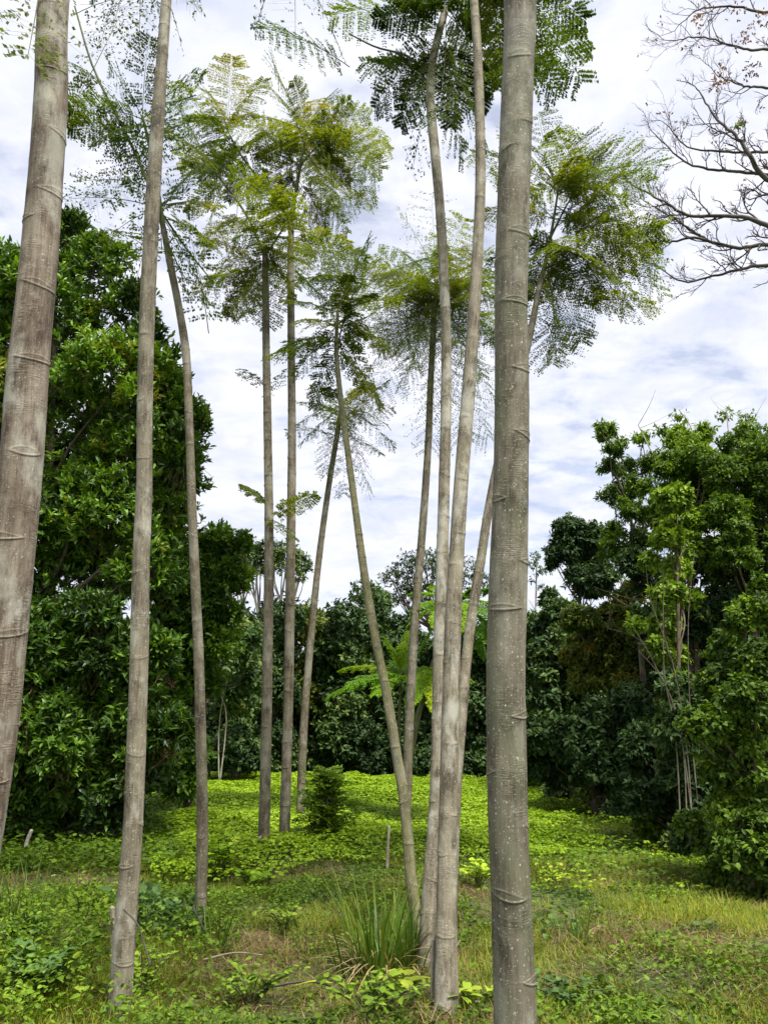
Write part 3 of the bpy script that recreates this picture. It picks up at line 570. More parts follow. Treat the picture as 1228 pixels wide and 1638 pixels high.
def limbs(g, base, blobs, rng, r0, top, mat=0, few=4, wig=.05, seg=9, lean=(0, 0), trunk=True):
    """trunk up to `top` (a point) and a limb out of it to every clump"""
    base = np.asarray(base, float); top = np.asarray(top, float); H = np.linalg.norm(top - base)
    t = np.linspace(0, 1, 7)[:, None]; P = base + (top - base)*t + np.sin(t*pi)*np.array([lean[0], lean[1], 0])*H + rng.normal(0, wig*.3, (7, 3))*np.sin(t*pi)
    P[0] = base - UP*.15; Pc = catmull(P, 30); rr = r0*(1 - .75*np.linspace(0, 1, 30)); rr[0] *= 1.25; tube(g, Pc, rr, 10, mat)
    for b in (blobs if len(blobs) < 40 else blobs[::few]):
        c = np.array(b[:3]); hz = np.linalg.norm((c - top)[:2])
        ts = np.clip((c[2] - base[2])/max(H, .1) - .12 - .18*hz/max(H, .1)*2, .12, .95)
        A = Pc[int(ts*29)]; ra = rr[int(ts*29)]*.55; mid = (A + c)/2 + rng.normal(0, .08, 3)*np.linalg.norm(c - A) - UP*.06*np.linalg.norm(c-A)
        Q = catmull([A, mid, c], 9); tube(g, Q, np.linspace(ra, max(ra*.25, .008), 9), 6, mat)
        for _ in range(3):
            e = c + rdir(rng, 1, -.3, 1)[0]*b[3]*.8; s = Q[rng.integers(4, 9)]; m = (s + e)/2 + rng.normal(0, .06, 3)*b[3]
            tube(g, catmull([s, m, e], 6), np.linspace(ra*.3, .006, 6), 4, mat)
def bush_tree(name, label, cat, blobs, base, r0, top, leafm, barkm, seed, tips, per, L, W, shape='lance', group=None, lk={}, **kw):
    rng = np.random.default_rng(seed); base = np.array([base[0], base[1], float(gh(base[0], base[1]))])
    root = thing(name, label, cat, base, group)
    g = Geo(); limbs(g, base, blobs, rng, r0, top, **lk); g.build('trunk', [barkm], root)
    g = Geo(); crown_leaves(g, blobs, rng, tips, per, L, W, shape, **kw); g.build('crown', [leafm, barkm], root)
    return root
rg = np.random.default_rng(77)
# --- the dark glossy-leaved trees on the left
bA = blob([(115, 375, 42), (20, 450, 60), (150, 430, 52), (85, 500, 85), (205, 490, 42), (10, 570, 90), (180, 590, 75), (245, 590, 45), (235, 530, 30), (265, 620, 40), (290, 690, 42), (270, 760, 50), (255, 870, 55), (290, 660, 42), (120, 680, 100), (235, 700, 80),
           (290, 740, 38), (0, 720, 100), (60, 850, 120), (190, 820, 100), (275, 820, 48), (-60, 620, 110), (-80, 800, 130), (-60, 980, 130), (100, 960, 100), (240, 920, 70), (-90, 460, 90)], 13.6, .9, rg, split=8)
bush_tree('broadleaf_tree', 'tallest glossy dark green broadleaf tree, filling the left side behind the two big trunks', 'tree', bA, at(60, 1335, 13.8)[:2], .15, at(90, 480, 13.6),
          M['broad'], M['bark_dark'], 31, 26000, 8, .15, .048, twigs=2500, upb=.9, spread=.65, tone=(.52, .30), group='glossy broadleaf trees on the left', lk=dict(few=6))
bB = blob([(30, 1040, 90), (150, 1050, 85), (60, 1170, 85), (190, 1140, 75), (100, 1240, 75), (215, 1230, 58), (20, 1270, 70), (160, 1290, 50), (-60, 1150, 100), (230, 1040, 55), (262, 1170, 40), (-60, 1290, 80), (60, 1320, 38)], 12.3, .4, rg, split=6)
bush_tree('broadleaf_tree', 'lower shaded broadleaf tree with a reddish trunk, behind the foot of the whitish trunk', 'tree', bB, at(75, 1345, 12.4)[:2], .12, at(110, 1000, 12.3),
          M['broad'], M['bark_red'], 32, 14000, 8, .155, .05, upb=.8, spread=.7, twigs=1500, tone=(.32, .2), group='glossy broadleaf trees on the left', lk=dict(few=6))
bC = blob([(352, 872, 34), (265, 930, 50), (270, 1060, 50), (250, 1130, 45), (290, 1260, 30), (265, 1230, 38), (310, 900, 50), (375, 925, 30), (340, 965, 48), (295, 1000, 50), (350, 1030, 36), (310, 1085, 42), (285, 1150, 38), (300, 1210, 35), (385, 870, 18)], 15.2, .5, rg, split=6)
bush_tree('broadleaf_tree', 'smallest bright glossy broadleaf tree, behind the thin brown stem', 'tree', bC, at(300, 1290, 15.4)[:2], .09, at(325, 950, 15.2),
          M['broad'], M['bark_dark'], 33, 7600, 8, .14, .05, upb=.8, spread=.7, twigs=700, tone=(.55, .2), group='glossy broadleaf trees on the left', lk=dict(few=6))

# --- trees along the far edge of the clearing
GF = 'trees along the far edge of the clearing'
far = [ # label, crown centre px, half width, top y, bottom y, D, leaf material, tone
 ('rounded dark green tree at the far edge, just left of the close pair of stems', 375, 50, 985, 1150, 27, 'forest', .55),
 ('broad dark green tree at the far edge, behind the close pair of stems', 435, 55, 965, 1170, 30, 'forest', .5),
 ('dark green tree at the far edge, right of the short leaning stem', 505, 50, 968, 1180, 31, 'olive', .35),
 ('dense rounded tree at the far edge in the gap at the middle of the clearing', 560, 55, 965, 1190, 30, 'forest', .62),
 ('taller pointed tree at the far edge behind the olive leaning stem', 592, 38, 935, 1100, 34, 'forest', .62),
 ('dark tree at the far edge behind the level fronds of the slim sapling', 640, 50, 985, 1190, 31, 'forest', .5),
 ('dark tree at the far edge behind the twin grey trunks', 715, 55, 1000, 1200, 30, 'forest', .4),
 ('dark tree at the far edge behind the foot of the thickest trunk', 785, 50, 990, 1200, 29, 'forest', .4),
 ('low dark green tree at the far edge, just right of the thickest trunk', 860, 42, 985, 1180, 28, 'forest', .6)]
for k, (lab, x, hw, yt, yb, D, mt, tn) in enumerate(far):
    rng = np.random.default_rng(100+k); bl = []
    for yy in np.arange(yt + hw*.45, 1232, hw*.5):
        f = min(1, .55 + (yy - yt)/(hw*2.5))
        for q in range(2):
            bl.append((x + rng.uniform(-.6, .6)*hw*f, yy + rng.uniform(-8, 8), hw*rng.uniform(.42, .6)))
    bl = blob(bl, D, 1.4, rng); b0 = at(x + rng.uniform(-10, 10), 1250, D)
    bush_tree('forest_tree', lab, 'tree', bl, b0[:2], .13, at(x, yt + hw*.7, D), M[mt], M['bark_dark'], 200+k, 2600, 7, .21, .09, 'oval', GF, tone=(tn, .2), upb=.2, spread=1.1, droop=.25, twigs=0, nup=.7)
# low dark bushes along its foot
GB = 'dark bushes under the far trees'
fb = [('dark leafy bush under the far trees, behind the thin brown stem', 335, 1190, 34, 26), ('rounded mid green bush under the far trees, left of the close pair', 383, 1195, 36, 25),
      ('dark bush under the far trees, directly behind the close pair', 445, 1200, 34, 29), ('dark bush under the far trees, above the small feathery bush', 520, 1200, 36, 30), ('dark bush under the far trees, left of the olive leaning stem', 580, 1195, 38, 29),
      ('dark bush under the far trees, behind the slim sapling stem', 635, 1205, 36, 29.5), ('dark bush under the far trees, behind the twin trunks', 700, 1210, 38, 29), ('dark bush under the far trees, between the twin trunks and the thickest trunk', 762, 1212, 36, 28.5),
      ('dark bush under the far trees, right beside the thickest trunk', 858, 1215, 38, 26)]
for k, (lab, x, y, rp, D) in enumerate(fb):
    rng = np.random.default_rng(300+k); bl = blob([(x, y, rp*.8), (x-rp*.6, y+8, rp*.6), (x+rp*.6, y+6, rp*.6), (x + rng.uniform(-8, 8), y-rp*.7, rp*.6), (x-10, y+rp*.6, rp*.6), (x+14, y+rp*.6, rp*.55)], D, .7, rng)
    b0 = at(x, 1250, D); bush_tree('bush', lab, 'bush', bl, b0[:2], .05, at(x, y - 10, D), M['forest'], M['bark_dark'], 400+k, 900, 7, .17, .07, 'oval', GB, tone=((.65 if k == 1 else .35), .2), upb=.1, spread=1.1, droop=.3, nup=.7)
# umbrella crowned trees standing above the rest
def umbrella(label, D, fork, crown, base, seed, r0, leafm, tn, tips, barkm):
    rng = np.random.default_rng(seed); b = at(*base, D); b[2] = float(gh(b[0], b[1])); root = thing('umbrella_tree', label, 'tree', b, 'flat crowned trees above the far edge')
    g = Geo(); f = at(*fork, D); tube(g, catmull([b - UP*.2, (b+f)/2 + np.array([.2, 0, 0]), f], 16), np.linspace(r0, r0*.7, 16), 8)
    bl = blob(crown, D, 1.2, rng)
    for q in bl:
        c = np.array(q[:3]); m = (f*.45 + c*.55) + np.array([(c-f)[0]*.12, 0, -.15]); tube(g, catmull([f, m, c], 10), np.linspace(r0*.5, .02, 10), 6)
        for _ in range(3):
            e = c + rdir(rng, 1, 0, 1)[0]*q[3]*.9; tube(g, catmull([m, (m+e)/2 + rng.normal(0, .12, 3), e], 6), np.linspace(r0*.22, .01, 6), 4)
    g.build('trunk', [barkm], root)
    fl = [(x, y, z, r) for x, y, z, r in bl]; g = Geo()
    crown_leaves(g, fl, rng, tips, 6, .16, .06, 'oval', tone=(tn, .15), shell=(.3, 1), upb=.8, spread=1.2, nup=.9)
    g.build('crown', [leafm, barkm], root)
umbrella('flat crowned tree with pale forked limbs, behind the close pair of stems', 30, (428, 1035), [(375, 905, 22), (400, 888, 22), (430, 882, 24), (460, 890, 24), (484, 905, 18), (360, 925, 16), (440, 905, 18), (410, 910, 16), (480, 925, 10)], (425, 1250), 51, .16, M['forest'], .75, 1100, M['bark_white'])
umbrella('dark flat crowned tree above the far edge, showing on both sides of the twin trunks', 38, (700, 1010), [(625, 925, 18), (650, 910, 24), (680, 898, 26), (712, 902, 26), (745, 915, 26), (775, 935, 22), (660, 940, 24), (700, 940, 28), (740, 950, 25), (640, 960, 18), (680, 970, 24)], (700, 1245), 52, .2, M['forest'], .4, 1600, M['bark_dark'])
# thin pale young stems at the far left edge, in front of the far trees
def pole_tree(label, path, D, seed, crown, leafm, barkm, w0, tips=200, group='thin pale stemmed trees', L=.14, side=4, tone=(.5, .2), name='young_tree'):
    rng = np.random.default_rng(seed); P0 = path[0] if isinstance(path[0], list) else path
    paths = path if isinstance(path[0], list) else [path]
    b = at(*paths[0][0], D); b[2] = float(gh(b[0], b[1])); root = thing(name, label, 'tree', b, group); g = Geo()
    for p in paths:
        Q = np.array([at(x, y, D + (dd[0] if dd else 0)) for x, y, *dd in p]); q = w0*pxm(*p[0][:2], D)/2
        if p is paths[0] or len(paths) > 1: Q[0][2] = float(gh(Q[0][0], Q[0][1])) - .1
        C = catmull(Q, 20); tube(g, C, np.linspace(q, q*.35, 20), 8)
        for k in range(side):
            s = C[rng.integers(8, 20)]; e = s + (rdir(rng, 1, .1, .9)[0])*rng.uniform(.5, 1.1); tube(g, catmull([s, (s+e)/2 + rng.normal(0, .06, 3), e], 6), np.linspace(q*.3, q*.1, 6), 4)
    g.build('trunk', [barkm], root)
    bl = blob(crown, D, .8, rng); g = Geo(); crown_leaves(g, bl, rng, tips, 6, L, L*.42, 'oval', tone=tone, shell=(.05, 1.05), upb=.2, spread=1.2, droop=.2, nup=.8)
    g.build('crown', [leafm, barkm], root)
pole_tree('young tree of pale crooked stems and level leaf layers, right of the smallest glossy tree', [[(352, 1240), (350, 1180), (356, 1120), (372, 1060), (380, 1010)], [(352, 1240), (362, 1150), (350, 1100), (342, 1050)]], 23.5, 61,
          [(350, 1060, 25), (385, 1050, 28), (365, 1010, 26), (395, 1095, 22), (350, 1105, 18), (400, 1020, 16), (380, 1130, 18)], M['forest'], M['bark_pale'], 2.6, 900, L=.2, tone=(.75, .15))
pole_tree('distant thin almost leafless whitish tree standing above the bushes right of the thickest trunk', [(856, 1240), (857, 1100), (856, 1000), (857, 940), (858, 885)], 36, 62,
          [(850, 905, 14), (864, 915, 12), (858, 890, 9), (866, 940, 8), (851, 930, 8)], M['forest'], M['bark_white'], 5, 90, L=.14, tone=(.6, .1))

# --- the wood on the right
GR = 'trees of the wood on the right'
def right(label, bl, D, base, r0, top, lm, bm, seed, tips, per, L, W, sh='oval', name='forest_tree', group=GR, cat='tree', **kw):
    rng = np.random.default_rng(seed); b = blob(bl, D, kw.pop('jit', .7), rng, split=5)
    tips = int(tips*1.35)
    k = dict(upb=.2, spread=1.1, droop=.2, nup=.6, tone=(.5, .22)); k.update(kw)
    return bush_tree(name, label, cat, b, at(base[0], base[1], D)[:2], r0, at(top[0], top[1], D), lm, bm, seed, tips, per, L, W, sh, group, **k)
right('dark rounded tree standing out against the sky at the left end of the right wood', [(915, 850, 28), (900, 885, 26), (930, 885, 28), (950, 860, 22), (925, 920, 24), (905, 845, 18), (885, 900, 12), (955, 905, 24), (945, 940, 26)], 23, (935, 1270), .12, (925, 880), M['forest'], M['bark_dark'], 71, 1500, 7, .16, .06, tone=(.3, .2))
right('open light green tree with drooping leaf sprays at the top left of the right wood', [(968, 690, 18), (985, 715, 20), (975, 745, 16), (1000, 750, 22), (985, 790, 24), (1025, 780, 28), (1010, 820, 26), (1045, 740, 22), (1040, 830, 28), (985, 850, 22), (1015, 870, 28), (960, 680, 9), (1025, 700, 12), (975, 880, 22)], 17, (1040, 1290), .09, (1005, 760), M['fresh'], M['bark_mid'], 72, 1900, 7, .11, .036, 'lance', tone=(.35, .22), droop=.5, shell=(.05, 1.1))
right('tall yellow green crowned tree at the top of the right wood', [(1085, 705, 26), (1110, 730, 34), (1075, 745, 28), (1135, 755, 34), (1100, 780, 36), (1065, 800, 30), (1120, 700, 18), (1130, 810, 36), (1085, 840, 30)], 15.5, (1110, 1310), .11, (1100, 740), M['fresh'], M['bark_dark'], 73, 3600, 7, .10, .036, tone=(.55, .25), shell=(.3, 1.1))
right('dark crowned tree at the right edge of the photo, highest of the right wood', [(1180, 715, 34), (1215, 730, 40), (1165, 760, 38), (1205, 790, 48), (1245, 770, 50), (1160, 820, 38), (1210, 860, 50), (1260, 850, 60), (1170, 880, 40), (1225, 930, 48), (1165, 940, 36), (1280, 930, 60)], 14.5, (1200, 1330), .14, (1210, 760), M['fresh'], M['bark_dark'], 74, 6500, 7, .10, .036, tone=(.2, .2))
right('bright green leafy climber draped down the slender stems in the middle of the right wood', [(1075, 800, 24), (1095, 835, 28), (1065, 860, 24), (1100, 875, 26), (1080, 910, 22), (1065, 950, 24), (1095, 960, 20), (1060, 1000, 24), (1075, 1050, 22), (1050, 1035, 18), (1085, 1090, 15)], 13.6, (1085, 1320), .05, (1082, 820), M['fresh'], M['bark_dark'], 75, 1700, 7, .12, .055, name='climbing_plant', cat='plant', group='plants of the right wood', twigs=300, tone=(.6, .2), droop=.5)
right('olive and rusty tinted tree at the middle left of the right wood', [(990, 985, 30), (955, 1000, 32), (1015, 1010, 28), (925, 990, 28), (975, 1040, 38), (1025, 1050, 30), (930, 1040, 32), (1000, 1085, 36), (950, 1085, 36), (1010, 950, 20)], 18, (970, 1290), .09, (975, 980), M['olive'], M['bark_dark'], 76, 4300, 7, .12, .042, tone=(.5, .3))
right('mid green tree between the rusty tree and the thickest trunk', [(870, 1010, 30), (895, 985, 28), (905, 1030, 34), (865, 1060, 34), (905, 1085, 40), (870, 1120, 36), (925, 1130, 40), (880, 960, 16)], 22, (890, 1270), .09, (890, 1000), M['forest'], M['bark_dark'], 77, 2500, 7, .18, .07, tone=(.5, .25))
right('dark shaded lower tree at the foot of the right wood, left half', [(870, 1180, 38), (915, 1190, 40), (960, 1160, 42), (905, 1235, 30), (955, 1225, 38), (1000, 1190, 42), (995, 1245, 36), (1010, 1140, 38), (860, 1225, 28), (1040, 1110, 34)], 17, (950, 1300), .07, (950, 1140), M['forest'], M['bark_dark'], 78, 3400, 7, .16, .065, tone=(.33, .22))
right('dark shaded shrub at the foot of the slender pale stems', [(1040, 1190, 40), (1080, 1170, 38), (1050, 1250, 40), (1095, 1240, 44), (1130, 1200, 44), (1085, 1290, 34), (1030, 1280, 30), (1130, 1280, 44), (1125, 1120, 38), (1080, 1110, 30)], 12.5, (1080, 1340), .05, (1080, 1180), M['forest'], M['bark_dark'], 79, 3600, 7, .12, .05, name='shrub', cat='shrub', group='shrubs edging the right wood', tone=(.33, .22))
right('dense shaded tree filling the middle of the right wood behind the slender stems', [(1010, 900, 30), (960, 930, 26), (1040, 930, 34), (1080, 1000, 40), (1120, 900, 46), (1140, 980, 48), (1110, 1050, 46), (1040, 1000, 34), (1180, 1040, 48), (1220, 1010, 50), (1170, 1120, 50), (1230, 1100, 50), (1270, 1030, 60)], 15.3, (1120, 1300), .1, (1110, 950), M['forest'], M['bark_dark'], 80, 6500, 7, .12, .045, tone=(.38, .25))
right('near leafy shrub at the right edge with long arching sprays over the grass', [(1195, 985, 34), (1230, 960, 40), (1170, 1040, 36), (1215, 1060, 46), (1145, 1090, 34), (1190, 1120, 46), (1130, 1160, 36), (1175, 1190, 46), (1225, 1170, 50), (1150, 1230, 34), (1200, 1260, 48), (1165, 1300, 36), (1215, 1340, 46), (1180, 1370, 36), (1245, 1280, 60), (1245, 1400, 50), (1195, 1420, 30), (1270, 1100, 60)],
      8.6, (1215, 1470), .05, (1200, 1060), M['fresh'], M['bark_dark'], 81, 7000, 6, .07, .036, 'oval', name='shrub', cat='shrub', group='shrubs edging the right wood', tone=(.24, .28), jit=.5, twigs=1500, shell=(.35, 1.2))
right('low creeping bush spilling onto the grass under the near shrub', [(1180, 1440, 26), (1150, 1400, 24), (1215, 1455, 26), (1135, 1350, 24), (1100, 1320, 22), (1240, 1460, 36)], 9.2, (1190, 1450), .02, (1190, 1430), M['fresh'], M['bark_dark'], 82, 900, 6, .07, .04, 'oval', name='bush', cat='bush', group='shrubs edging the right wood', tone=(.3, .25), jit=.3)
for k, (lab, x, y, rp, D) in enumerate([('low dark bush where the grass meets the wood, nearest the thickest trunk', 862, 1245, 28, 24), ('low dark bush under the rusty tree, at the end of the bright vines', 905, 1258, 30, 21),
        ('low dark bush at the foot of the wood, below the rusty tree', 955, 1272, 32, 18.5), ('low dark bush at the foot of the wood, left of the slender pale stems', 1005, 1292, 34, 15.8),
        ('low dark bush in front of the slender pale stems', 1060, 1318, 38, 13), ('low dark bush between the slender pale stems and the near shrub', 1115, 1345, 40, 11.4)]):
    right(lab, [(x, y, rp*.8), (x-rp*.7, y+6, rp*.55), (x+rp*.7, y, rp*.7), (x, y-rp*.6, rp*.6), (x+6, y+rp*.5, rp*.5)], D, (x, y + 25), .03, (x, y), M['forest'] if k % 2 else M['weed'], M['bark_dark'], 850+k, 700, 6, .11, .05, name='bush', cat='bush', group='low bushes along the foot of the right wood', tone=(.35, .25), jit=.3)
pole_tree('cluster of slender pale bare stems leaning left out of the right wood', [[(1105, 1330), (1098, 1200), (1075, 1060), (1040, 960), (1030, 880)], [(1085, 1330), (1080, 1180), (1062, 1080), (1060, 960), (1062, 860)], [(1110, 1330), (1085, 1160), (1045, 1060), (1010, 1000)], [(1095, 1330), (1090, 1180), (1060, 1090), (1020, 1040)], [(1120, 1330), (1105, 1170), (1100, 1000), (1110, 880)]], 11.6, 63,
          [(1040, 900, 16), (1015, 1000, 12), (1062, 860, 14)], M['fresh'], M['bark_mid'], 2.6, 260, L=.1, side=1)
pole_tree('wispy bamboo like tree whose sparse tips rise above the right wood', [[(1190, 1320), (1160, 900), (1110, 700), (1085, 655)], [(1200, 1320), (1180, 900), (1165, 700), (1160, 655)], [(1210, 1320), (1215, 900), (1205, 720), (1195, 665)], [(1180, 1320), (1130, 900), (1040, 720), (1020, 680)]], 16.5, 64,
          [(1085, 668, 16), (1160, 665, 14), (1195, 672, 16), (1215, 690, 14), (1060, 690, 14), (1025, 700, 16), (1130, 682, 14)], M['fresh'], M['bark_white'], 4, 170, L=.1, tone=(.5, .2), name='bamboo_like_tree')

# --- the far wood behind everything: one mass
rng = np.random.default_rng(500); g = Geo(); bl = []
for k in range(230):
    x = rng.uniform(-34, 40); D = rng.uniform(38, 47); 
    if abs(x) < 22: zt = rng.uniform(1.0, 6.0)
    else: zt = rng.uniform(1.0, 8.0)
    bl.append((x, D, zt, rng.uniform(1.2, 2.0)))
for k in range(70):
    D = rng.uniform(8, 38); bl.append((D*.62 + rng.uniform(2.5, 7), D, rng.uniform(.6, 4.5), rng.uniform(1.0, 1.8)))
    D = rng.uniform(15, 38); bl.append((-D*.45 - rng.uniform(2.5, 9), D, rng.uniform(.6, 5.5), rng.uniform(1.0, 1.8)))
for k in range(60):
    D = rng.uniform(21, 37); bl.append((edge_x0(D) + rng.uniform(1.5, 6), D, rng.uniform(.6, 4.2), rng.uniform(1.0, 1.6)))
    bl.append((rng.uniform(-12, 8), rng.uniform(33, 37), rng.uniform(.5, 2.5), rng.uniform(1.0, 1.5)))
crown_leaves(g, bl, rng, 44000, 6, .30, .14, 'oval', tone=(.35, .2), shell=(.1, 1.0), spread=1.2, nup=.7)
for k in range(60):
    x = rng.uniform(-34, 40); D = rng.uniform(37, 46); tube(g, catmull([[x, D, -.2], [x+rng.normal(0, .3), D, 3], [x+rng.normal(0, .6), D, 6]], 8), np.linspace(.14, .05, 8), 6, 1)
tag(g.build('far_wood', [M['forest'], M['bark_dark']]), 'dark mass of woodland closing the view behind the clearing', 'woodland', kind='stuff')

# ------------------------------------------------------------------ bare branched tree, top right
def bare_tree():
    rng = np.random.default_rng(91); D = 9.0; hub = at(1345, 520, D); base = at(1300, 1500, D); base[2] = float(gh(base[0], base[1]))
    root = thing('bare_tree', 'nearly leafless dark branched tree reaching in from the upper right corner', 'tree', base)
    g = Geo(); tube(g, catmull([base - UP*.2, (base+hub)/2 + np.array([.15, 0, 0]), hub, at(1370, 200, D), at(1390, -100, D+.2)], 40), np.linspace(.14, .05, 40), 10); g.build('trunk', [M['twig']], root)
    g = Geo(); gl = Geo()
    def grow(P, d, L, r, lev):
        n = 7; pts = [P]; q = d.copy()
        for i in range(n):
            q = unit(q + rng.normal(0, .17, 3) + UP*.07); pts.append(pts[-1] + q*L/n)
        C = np.array(pts); tube(g, C, np.linspace(r, r*.4, n+1), 5)
        if lev > 0:
            for i in range(2, n+1):
                if rng.random() < .66:
                    s = unit(np.cross(q, rdir(rng, 1)[0])); dn = unit(unit(C[i]-C[i-1]) + s*rng.uniform(.5, 1.0))
                    grow(C[i], dn, L*rng.uniform(.35, .6), max(r*.55, .0018), lev-1)
        elif rng.random() < .05:
            e = C[-1]; k = 4; leaves(gl, np.repeat(e[None], k, 0) + rng.normal(0, .02, (k, 3)), rdir(rng, k), rdir(rng, k), .05, .025, 0, rng.uniform(0, 1, k), 'dia')
    mains = [([(1345, 330, 0), (1228, 287, 0), (1199, 250, -.1), (1179, 220, -.1), (1145, 190, 0), (1120, 150, .2)], 10),
             ([(1345, 240, 0), (1228, 243, 0), (1160, 243, .1), (1100, 235, .2), (1066, 200, .2)], 6),
             ([(1345, 300, .2), (1214, 278, .2), (1144, 272, .3), (1089, 255, .4), (1047, 215, .5)], 7),
             ([(1345, 420, -.1), (1228, 362, -.1), (1179, 346, -.1), (1104, 345, 0), (1060, 322, .1), (1018, 300, .2)], 9),
             ([(1345, 400, .3), (1228, 392, .3), (1179, 396, .3), (1114, 381, .3), (1074, 386, .4), (1034, 390, .5)], 8),
             ([(1130, 384, .3), (1100, 365, .3), (1070, 345, .3), (1030, 322, .4)], 5),
             ([(1345, 440, .5), (1228, 425, .5), (1184, 431, .5), (1144, 441, .5), (1090, 450, .5), (1056, 430, .6)], 7),
             ([(1360, 60, -.2), (1228, 80, -.2), (1180, 75, -.2), (1120, 60, -.1), (1075, 65, 0)], 6),
             ([(1360, 140, -.1), (1228, 140, -.1), (1180, 135, -.1), (1145, 120, 0)], 6),
             ([(1360, 20, -.1), (1228, 20, -.1), (1170, 10, -.1), (1120, 15, 0), (1085, 40, 0)], 6)]
    for path, wd in mains:
        P = np.array([at(x, y, D + dd) for x, y, dd in path]); n = 30; C = catmull(P, n); C[2:-1] += rng.normal(0, .006, (n-3, 3)); q = wd*pxm(1200, 300, D)/2
        rr = np.linspace(q, q*.25, n); tube(g, C, rr, 7)
        for i in range(4, n):
            if rng.random() < .46:
                t = unit(C[min(i+1, n-1)] - C[i-1]); s = unit(np.cross(t, rdir(rng, 1)[0])); dn = unit(t*rng.uniform(.5, 1) + s*.8 + UP*rng.uniform(0, .5))
                grow(C[i], dn, rng.uniform(.25, .55)*(1.0), max(rr[i]*.5, .003), 2)
        dn = unit(C[-1]-C[-2]); grow(C[-1], dn, .4, rr[-1], 2)
    g.build('branches', [M['twig']], root)
    bl = [(*at(x, y, D - .1), .14) for x, y in ((1190, 60), (1120, 30), (1215, 30), (1150, 130), (1205, 110), (1175, 15))]
    crown_leaves(gl, bl, rng, 130, 4, .045, .02, 'oval', tone=(.5, .4), shell=(.1, 1.2))
    bl2 = [(*at(1180, 200, D), .05)]; crown_leaves(gl, bl2, rng, 25, 4, .05, .015, 'oval', mat=1, tone=(.6, .2), shell=(.1, 1.2))
    gl.build('leaves', [M['rust'], M['fresh']], root)
bare_tree()
# ------------------------------------------------------------------ ground plants
def scatter(rng, n, d0, d1, k=.58, pad=.8, power=1.0):
    D = d0 + (d1 - d0)*rng.random(n)**power; X = rng.uniform(-1, 1, n)*(D*k + pad); return X, D
def vnoise(x, y, s, seed):
    r = np.random.default_rng(seed); out = np.zeros_like(x)
    for k in range(5):
        a = r.uniform(0, 2*pi); f = s*r.uniform(.6, 1.6); out += np.sin((x*math.cos(a) + y*math.sin(a))*f + r.uniform(0, 6))
    return out/5
def edge_x(D):   # the bright vine field gives way to thin trodden grass right of this line
    return np.interp(D, [4, 8, 11, 16, 24, 34], [1.4, 2.0, 2.7, 3.8, 5.6, 7.5])
# vine field
rng = np.random.default_rng(600); g = Geo()
X, D = scatter(rng, 380000, 8.2, 35, .54, .4, 1.15)
nz = vnoise(X, D, 1.4, 1)
left_ok = (X > -.30*D + .2) | (D > 16)
pk = np.clip((D - 9.6 + nz*2.6)/3.6, 0, 1)*np.clip((edge_x(D) - X + nz*.8)/.8, 0.05, 1)*left_ok
pk = np.where(X > edge_x(D) + .8, .06, pk)
m = rng.random(len(X)) < pk; X = X[m]; D = D[m]; nz = nz[m]; n = len(X)
hump = .16 + .10*vnoise(X, D, 2.6, 2) + .06*vnoise(X, D, 7, 3)
H = gh(X, D) + np.clip(hump, .03, .4)*rng.uniform(.55, 1.15, n)
P = np.stack([X, D, H], 1); az = rng.uniform(0, 2*pi, n); dr = np.stack([np.cos(az), np.sin(az), rng.uniform(-.5, .25, n)], 1)
nn = unit(UP + rng.normal(0, .35, (n, 3))); Ls = rng.uniform(.04, .085, n)*np.interp(D, [8, 13, 20], [.6, .8, 1.0])
# three leaflets to a leaf
for a in (0, 2.0, -2.0):
    d2 = np.stack([np.cos(az+a*.8), np.sin(az+a*.8), dr[:, 2]], 1)
    sel = rng.random(n) < (1 if a == 0 else .5); leaves(g, P[sel], d2[sel], nn[sel], Ls[sel], Ls[sel]*.75, 0, np.clip(.5 + .18*vnoise(X, D, .9, 4)[sel] + rng.normal(0, .2, sel.sum()), 0, 1), 'oval', .1)
tag(g.build('vine_ground_cover', [M['field']]), 'bright lime green leafy vines covering the middle of the clearing', 'ground cover', kind='stuff')
# weeds of the foreground
rng = np.random.default_rng(601); g = Geo()
X, D = scatter(rng, 270000, 4.3, 14, .56, .9, 1.05)
nz = vnoise(X, D, 2.2, 5) + .6*vnoise(X, D, 6, 6) + .4*vnoise(X, D, 13, 66); nb = vnoise(X, D, 1.5, 7) + .5*vnoise(X, D, 5, 8)
base_p = np.clip(.42 + nz*1.0, .08, 1); rightside = X > edge_x(D); base_p = np.where(rightside, base_p*.5, base_p)
m = rng.random(len(X)) < base_p; X = X[m]; D = D[m]; nb = nb[m]; nz = nz[m]; n = len(X)
leftlush = np.clip((-X - .15*D)/1.0, 0, 1)*np.clip((9 - D)/2, 0, 1)
top = .05 + .09*np.clip(nz, 0, 1) + leftlush*.24
H = gh(X, D) + top*rng.uniform(.1, 1.2, n)
P = np.stack([X, D, H], 1); az = rng.uniform(0, 2*pi, n); dr = np.stack([np.cos(az), np.sin(az), rng.uniform(-.5, .7, n)], 1)
nn = unit(UP*.8 + rng.normal(0, .55, (n, 3))); Ls = rng.uniform(.018, .05, n)*(1 + .5*(rng.random(n) < .08))
blue = nb > .62
mm = ~blue; tw = np.clip(.38 + .22*leftlush + .25*vnoise(X, D, 4, 67) + rng.normal(0, .24, n), 0, 1)
leaves(g, P[mm], dr[mm], nn[mm], Ls[mm], Ls[mm]*rng.uniform(.25, .65, mm.sum()), 0, tw[mm], 'oval', .14)
mm = blue; leaves(g, P[mm], dr[mm], nn[mm], Ls[mm]*1.2, Ls[mm]*1.1, 1, np.clip(.5 + rng.normal(0, .25, mm.sum()), 0, 1), 'round', .06)
tag(g.build('low_weeds', [M['weed'], M['blue']]), 'mixed small leaved weeds creeping over the near ground', 'weeds', kind='stuff')
